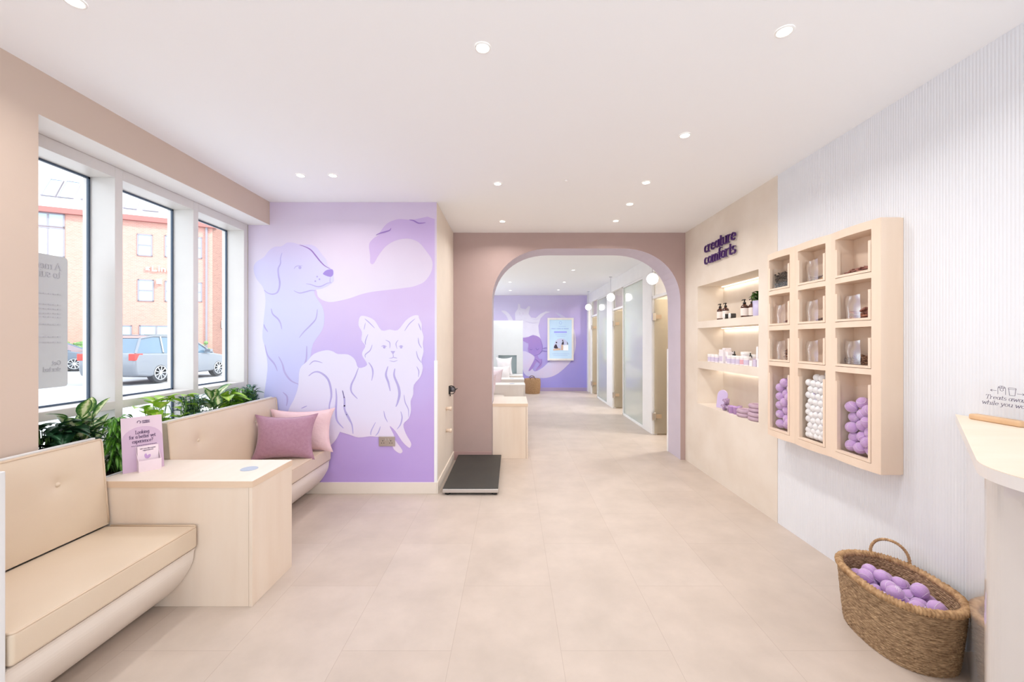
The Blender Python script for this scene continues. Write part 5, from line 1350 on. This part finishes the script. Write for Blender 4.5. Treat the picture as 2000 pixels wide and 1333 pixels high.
strokes(b, [[(0, -.012), (0, .006)]+[(.009+.009*math.cos(a), .006+.008*math.sin(a)) for a in [PI*(1-i/8) for i in range(9)]]+[(.018, -.012)], arc(.009, .002, .004, .004, 0, 360, 10), arc(.004, .008, .0015, .002, 0, 360, 6), arc(.009, .010, .0015, .002, 0, 360, 6), arc(.014, .008, .0015, .002, 0, 360, 6)], sfs(1.677, 1.199), .0011, .0011, 0, .0005, 6)
strokes(b, [[(.001, .007), (.003, -.012), (.015, -.012), (.017, .007)], [(0, .007), (.018, .007), (.017, .011), (.001, .011), (0, .007)]], sfs(1.642, 1.198), .0011, .0011, 0, .0005, 6)
b.build('print', m_ink2, parent=cs_)

# ------------------------------------------------------------------ street outside
m_road = mat('sunny_asphalt', (176, 178, 182), .9, rgb2=(164, 166, 170), scale=2); m_pave = mat('pale_paving', (226, 224, 220), .9)
struct(MB().box(-45, -6.5, -12, 48, -.2, -.02).build('floor_road', m_road)); struct(MB().box(-6.5, -2.92, -12, 48, -.2, -.01).build('floor_pavement', m_pave))
m_brick = brick_mat('red_brick', (208, 154, 140), (199, 144, 130), (208, 178, 166)); m_brick2 = brick_mat('shaded_brown_brick', (150, 112, 100), (138, 100, 90), (160, 140, 130))  # second brick is darker: the wing's shade is put into its colour
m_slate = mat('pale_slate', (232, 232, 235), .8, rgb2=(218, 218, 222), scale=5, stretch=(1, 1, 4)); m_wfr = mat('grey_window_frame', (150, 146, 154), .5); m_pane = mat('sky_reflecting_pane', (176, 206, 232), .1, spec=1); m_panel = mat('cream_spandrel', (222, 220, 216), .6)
bd = thing('brick_building', 'red brick office building with a slate roof across the street', 'building', (-22.2, 25, 0))
DX, DY = .905, .426
def bl(s_, z, out=0): return (-22.2+DX*s_+DY*out, 25+DY*s_-DX*out, z)
def ss(px): 
    m = (px-1000)/800; return (22.2+25*m)/(DX-DY*m)
def zz_(px, py): return 1.4+(667-py)*(25+DY*ss(px))/800
def bbox(b, s0, s1, z0, z1, o0, o1):
    p = [bl(s, z, o) for z in (z0, z1) for (s, o) in ((s0, o1), (s1, o1), (s1, o0), (s0, o0))]
    b.add(p, [(0, 3, 2, 1), (4, 5, 6, 7), (0, 1, 5, 4), (1, 2, 6, 5), (2, 3, 7, 6), (3, 0, 4, 7)])
SE = ss(415); ZC = 8.95
b = MB(); bbox(b, -16, SE, 0, ZC-.3, -6, 0); b.build('facade', m_brick, parent=bd)
b = MB(); bbox(b, -16, SE+.2, ZC-.3, ZC, -6, .25); b.build('cornice', mat('red_terracotta', (172, 112, 106), .8), parent=bd)
b = MB(); p = [bl(-16, ZC, 0), bl(SE, ZC, 0), bl(SE, ZC+3.6, -2.6), bl(-16, ZC+3.6, -2.6), bl(SE, ZC, -6), bl(-16, ZC, -6)]
b.add(p, [(0, 1, 2, 3), (1, 4, 2), (0, 3, 5), (4, 5, 3, 2)]); b.build('roof', m_slate, parent=bd)
def win(px0, px1, py0, py1, mull=0, tran=1, pm=None):
    s0, s1 = ss(px0), ss(px1); zc0, zc1 = zz_(px0, py1), zz_(px0, py0)
    b = MB(); t = .07
    bbox(b, s0, s0+t, zc0, zc1, -.05, .04); bbox(b, s1-t, s1, zc0, zc1, -.05, .04); bbox(b, s0, s1, zc0, zc0+t, -.05, .04); bbox(b, s0, s1, zc1-t, zc1, -.05, .04)
    for k_ in range(mull): sm = s0+(s1-s0)*(k_+1)/(mull+1); bbox(b, sm-.04, sm+.04, zc0, zc1, -.05, .035)
    if tran: zm = (zc0+zc1)/2; bbox(b, s0, s1, zm-.035, zm+.035, -.05, .035)
    w_ = b.build('building_window', m_wfr, parent=bd)
    b = MB(); bbox(b, s0+t, s1-t, zc0+t, zc1-t, -.02, .012); b.build('pane', pm or m_pane, parent=w_)
win(268, 298, 457, 500); win(322, 352, 460, 503); win(269, 301, 546, 589); win(322, 352, 549, 590); win(60, 127, 413, 440, 1, 0); win(272, 338, 636, 656, 1, 0); win(236, 258, 636, 656, 0, 0); win(375, 395, 463, 505); win(375, 395, 552, 590)
win(60, 127, 441, 500, 1, 0, m_panel); win(10, 127, 546, 590, 1, 0); win(10, 127, 636, 656, 1, 0)
for i, (a0, a1) in enumerate(((ss(70), ss(97)), (ss(103), ss(133)), (ss(238), ss(262)), (ss(276), ss(305)), (ss(150), ss(175)))):
    def rf(s_, h): return Vector(bl(s_, ZC+h, -.722*h))+Vector((DY*.8, -DX*.8, .58))*.06
    b = MB(); h0, h1 = .75, 1.95
    if i in (2, 3): h0, h1 = .45, 1.5
    q = [rf(a0, h0), rf(a1, h0), rf(a1, h1), rf(a0, h1)]
    b.tube(q, .06, 4, closed=True); sk = b.build('skylight', m_wfr, parent=bd)
    MB().add(q, [(0, 1, 2, 3)]).build('pane', m_pane, parent=sk)
b = MB(); bbox(b, ss(404)-.05, ss(404)+.05, 0, ZC-.3, .02, .12); b.build('downpipe', m_wfr, parent=bd)
# lettering and small fittings on the facade
m_wsign = mat('white_sign_letters', (245, 245, 245), .5)
b = MB(); s0 = ss(299); z0 = zz_(299, 530)
def sfn2(u, v, d): return bl(s0+u*.52, z0+v*.56, .05+d)
for k_, (kind_, w_) in enumerate((('L', .5), ('i', .16), ('n', .42), ('d', .42))):
    x = sum((.58, .28, .54, .52)[:k_]); 
    st_ = {'L': [[(0, .5), (0, 0), (.36, 0)]], 'i': [[(.03, .33), (.03, 0)], [(.03, .5), (.03, .51)]], 'n': [[(0, .33), (0, 0)], arc(.15, .17, .15, .15, 180, 0, 6)+[(.3, 0)]], 'd': [[(.3, .5), (.3, 0)], arc(.15, .16, .14, .15, 0, 360, 10)]}[kind_]
    strokes(b, [[(x+a_, c_) for a_, c_ in l_] for l_ in st_], sfn2, .11, .11, 0, .06, 6)
b.prism([(-.62, .03), (-.22, .03), (-.40, .20), (-.22, .37), (-.40, .37), (-.62, .37)], sfn2, 0, .06)
b.build('sign_letters', m_wsign, parent=bd)
b = MB(); bbox(b, ss(308), ss(316), zz_(312, 556), zz_(312, 547), 0, .2); b.build('alarm_box', m_wsign, parent=bd)
# plain wing, its face in shade painted as darker brown brick
wg = thing('shaded_brick_wing', 'plain side wing right of the red brick building, its shade painted as brown brick', 'building', (-18.5, 28, 0))
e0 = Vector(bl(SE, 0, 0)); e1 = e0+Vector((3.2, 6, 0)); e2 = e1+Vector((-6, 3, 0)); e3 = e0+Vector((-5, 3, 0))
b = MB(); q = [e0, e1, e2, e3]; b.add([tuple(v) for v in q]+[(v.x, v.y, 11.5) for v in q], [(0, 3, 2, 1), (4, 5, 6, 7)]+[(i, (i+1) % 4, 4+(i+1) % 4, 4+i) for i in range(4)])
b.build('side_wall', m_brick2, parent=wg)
b = MB(); u_ = (e1-e0).normalized(); nn = Vector((u_.y, -u_.x, 0)); a = e0+u_*.5+nn*.05
b.add([tuple(a+u_*x_+nn*o_+Vector((0, 0, z_))) for z_ in (2.25, 2.75) for (x_, o_) in ((0, .05), (2.4, .05), (2.4, 0), (0, 0))], [(0, 3, 2, 1), (4, 5, 6, 7), (0, 1, 5, 4), (1, 2, 6, 5), (2, 3, 7, 6), (3, 0, 4, 7)])
b.build('white_plate', m_wsign, parent=wg)
# hedge strip in front of the building
hb = MB(); R_ = random.Random(9)
for i in range(900):
    s_ = R_.uniform(-8, SE); p = bl(s_, .3+R_.uniform(0, 1.0), .55+R_.uniform(0, 1.0)); hb.sphere(p, R_.uniform(.07, .17), 6, 4)
tag(hb.build('hedge', mat('hedge_green', (128, 160, 104), .9, rgb2=(96, 132, 78), scale=8), org=(-24, 24, .3)), 'low green hedge along the foot of the brick building', 'hedge', kind='stuff')
# cars
m_tyre = mat('tyre_rubber', (50, 52, 58), .8); m_rim = mat('alloy_rim', (196, 200, 206), .3, metal=.6); m_cglass = mat('car_glass', (84, 110, 130), .05, spec=1); m_tail = mat('tail_light_red', (208, 60, 52), .3); m_hl = mat('head_light', (230, 235, 240), .1)
def car(label, loc, yaw, m_paint, L=4.6, Wd=1.82, Hh=1.55, estate=True):
    t = thing('parked_car', label, 'car', loc); t.rotation_euler = (0, 0, yaw); WORLD[t.name] = Vector((0, 0, 0))
    # local: x forward, y left, z up
    w2 = Wd/2
    low = [(-L/2, .45), (-L/2+.05, .28), (-L/2+.5, .22), (L/2-.5, .22), (L/2-.05, .3), (L/2, .55), (L/2-.15, .78), (L/2-1.15, .95), (-L/2+.08, 1.02), (-L/2-.02, .8)]
    b = MB(); secs = [(-w2, .94), (-w2*.97, 1), (w2*.97, 1), (w2, .94)]
    vs = []
    for yy, k_ in ((-w2, .0), (-w2+.12, 1), (w2-.12, 1), (w2, .0)):
        for x, z in low: vs.append((x*(1 if k_ else .985), yy, .6+(z-.6)*(1 if k_ else .93)))
    n = len(low); fs = [(j*n+i, (j+1)*n+i, (j+1)*n+(i+1) % n, j*n+(i+1) % n) for j in range(3) for i in range(n)]+[tuple(range(n)), tuple(range(3*n, 4*n))[::-1]]
    b.add(vs, fs)
    roof = [(-L/2+.12, 1.0), (-L/2+.42, Hh-.08), (-L/2+.9, Hh), (.15, Hh), (L/2-1.95, Hh-.1), (L/2-1.1, .93)]
    gl_ = MB(); w3 = w2-.10; w4 = w2-.27
    def taper(z): return w3+(w4-w3)*(z-.95)/(Hh-.95)
    vs = [(x, -taper(z), z) for x, z in roof]+[(x, taper(z), z) for x, z in roof]; n = len(roof)
    gl_.add(vs, [(i, i+1, n+i+1, n+i) for i in range(n-1)]+[tuple(range(n))[::-1], tuple(range(n, 2*n))])
    bd_ = b.build('body', m_paint, parent=t, bevel=.05, seg=3); gl_.build('cabin_glass', m_cglass, parent=t)
    # roof skin and pillars
    b = MB(); rp = roof[1:5]
    vs = [(x, -taper(z)-.01, z+.015) for x, z in rp]+[(x, taper(z)+.01, z+.015) for x, z in rp]; n = 4
    b.add(vs, [(i, i+1, n+i+1, n+i) for i in range(3)])
    for sg_ in (-1, 1):
        for (xa, za), (xb, zb) in ((roof[0], roof[1]), (roof[1], roof[2]), (roof[2], roof[3]), (roof[3], roof[4]), (roof[4], roof[5]), ((-L/2+1.15, 1.0), (-L/2+1.2, Hh)), ((-.1, .98), (-.05, Hh))):
            b.tube([(xa, sg_*taper(za)*1.005, za), (xb, sg_*taper(zb)*1.005, zb)], .035, 6)
        b.tube([(-L/2+.7, sg_*(w4-.08), Hh+.05), (.4, sg_*(w4-.08), Hh+.03)], .02, 6)
    b.build('roof_and_pillars', m_paint, parent=t)
    for sg_ in (-1, 1):
        for x in (-L/2+.92, L/2-.92):
            w_ = MB().lathe([(.001, -.1), (.26, -.1), (.325, -.09), (.335, -.04), (.335, .04), (.325, .09), (.26, .1), (.001, .1)], (x, sg_*(w2-.10), .335), 28, 'Y').build('wheel', m_tyre, parent=t, smooth=False)
            r_ = MB(); yo = sg_*(w2-.10)+sg_*.102
            for q in range(9):
                a = 2*PI*q/9; r_.tube([(x+.04*math.cos(a), yo, .335+.04*math.sin(a)), (x+.225*math.cos(a), yo, .335+.225*math.sin(a))], .02, 5)
            r_.tube([(x+.23*math.cos(a), yo, .335+.23*math.sin(a)) for a in [2*PI*q/24 for q in range(24)]], .018, 5, closed=True); r_.lathe([(.001, -.01), (.055, -.01), (.055, .012), (.001, .012)], (x, yo, .335), 12, 'Y')
            r_.build('rim', m_rim, parent=w_)
        MB().box(-L/2-.03, -L/2+.28, sg_*(w2-.2), sg_*(w2-.005), .78, 1.0).build('tail_light', m_tail, parent=t, bevel=.02)
        MB().box(L/2-.35, L/2-.03, sg_*(w2-.35), sg_*(w2-.04), .62, .74).build('head_light', m_hl, parent=t, bevel=.02)
        MB().box(.7, .85, sg_*(w2-.06), sg_*(w2+.15), .98, 1.1).build('wing_mirror', m_paint, parent=t, bevel=.02)
    return t
car('silver estate car parked outside the second and third windows', (-12.7, 15.1, 0), PI/2, mat('silver_paint', (122, 128, 136), .25, metal=.3, coat=.5), L=4.55, Hh=1.56)
car('grey car parked farther off, glimpsed low in the first window', (-22.0, 19.3, 0), math.radians(25), mat('grey_blue_paint', (98, 110, 124), .25, metal=.3, coat=.5), Hh=1.45)
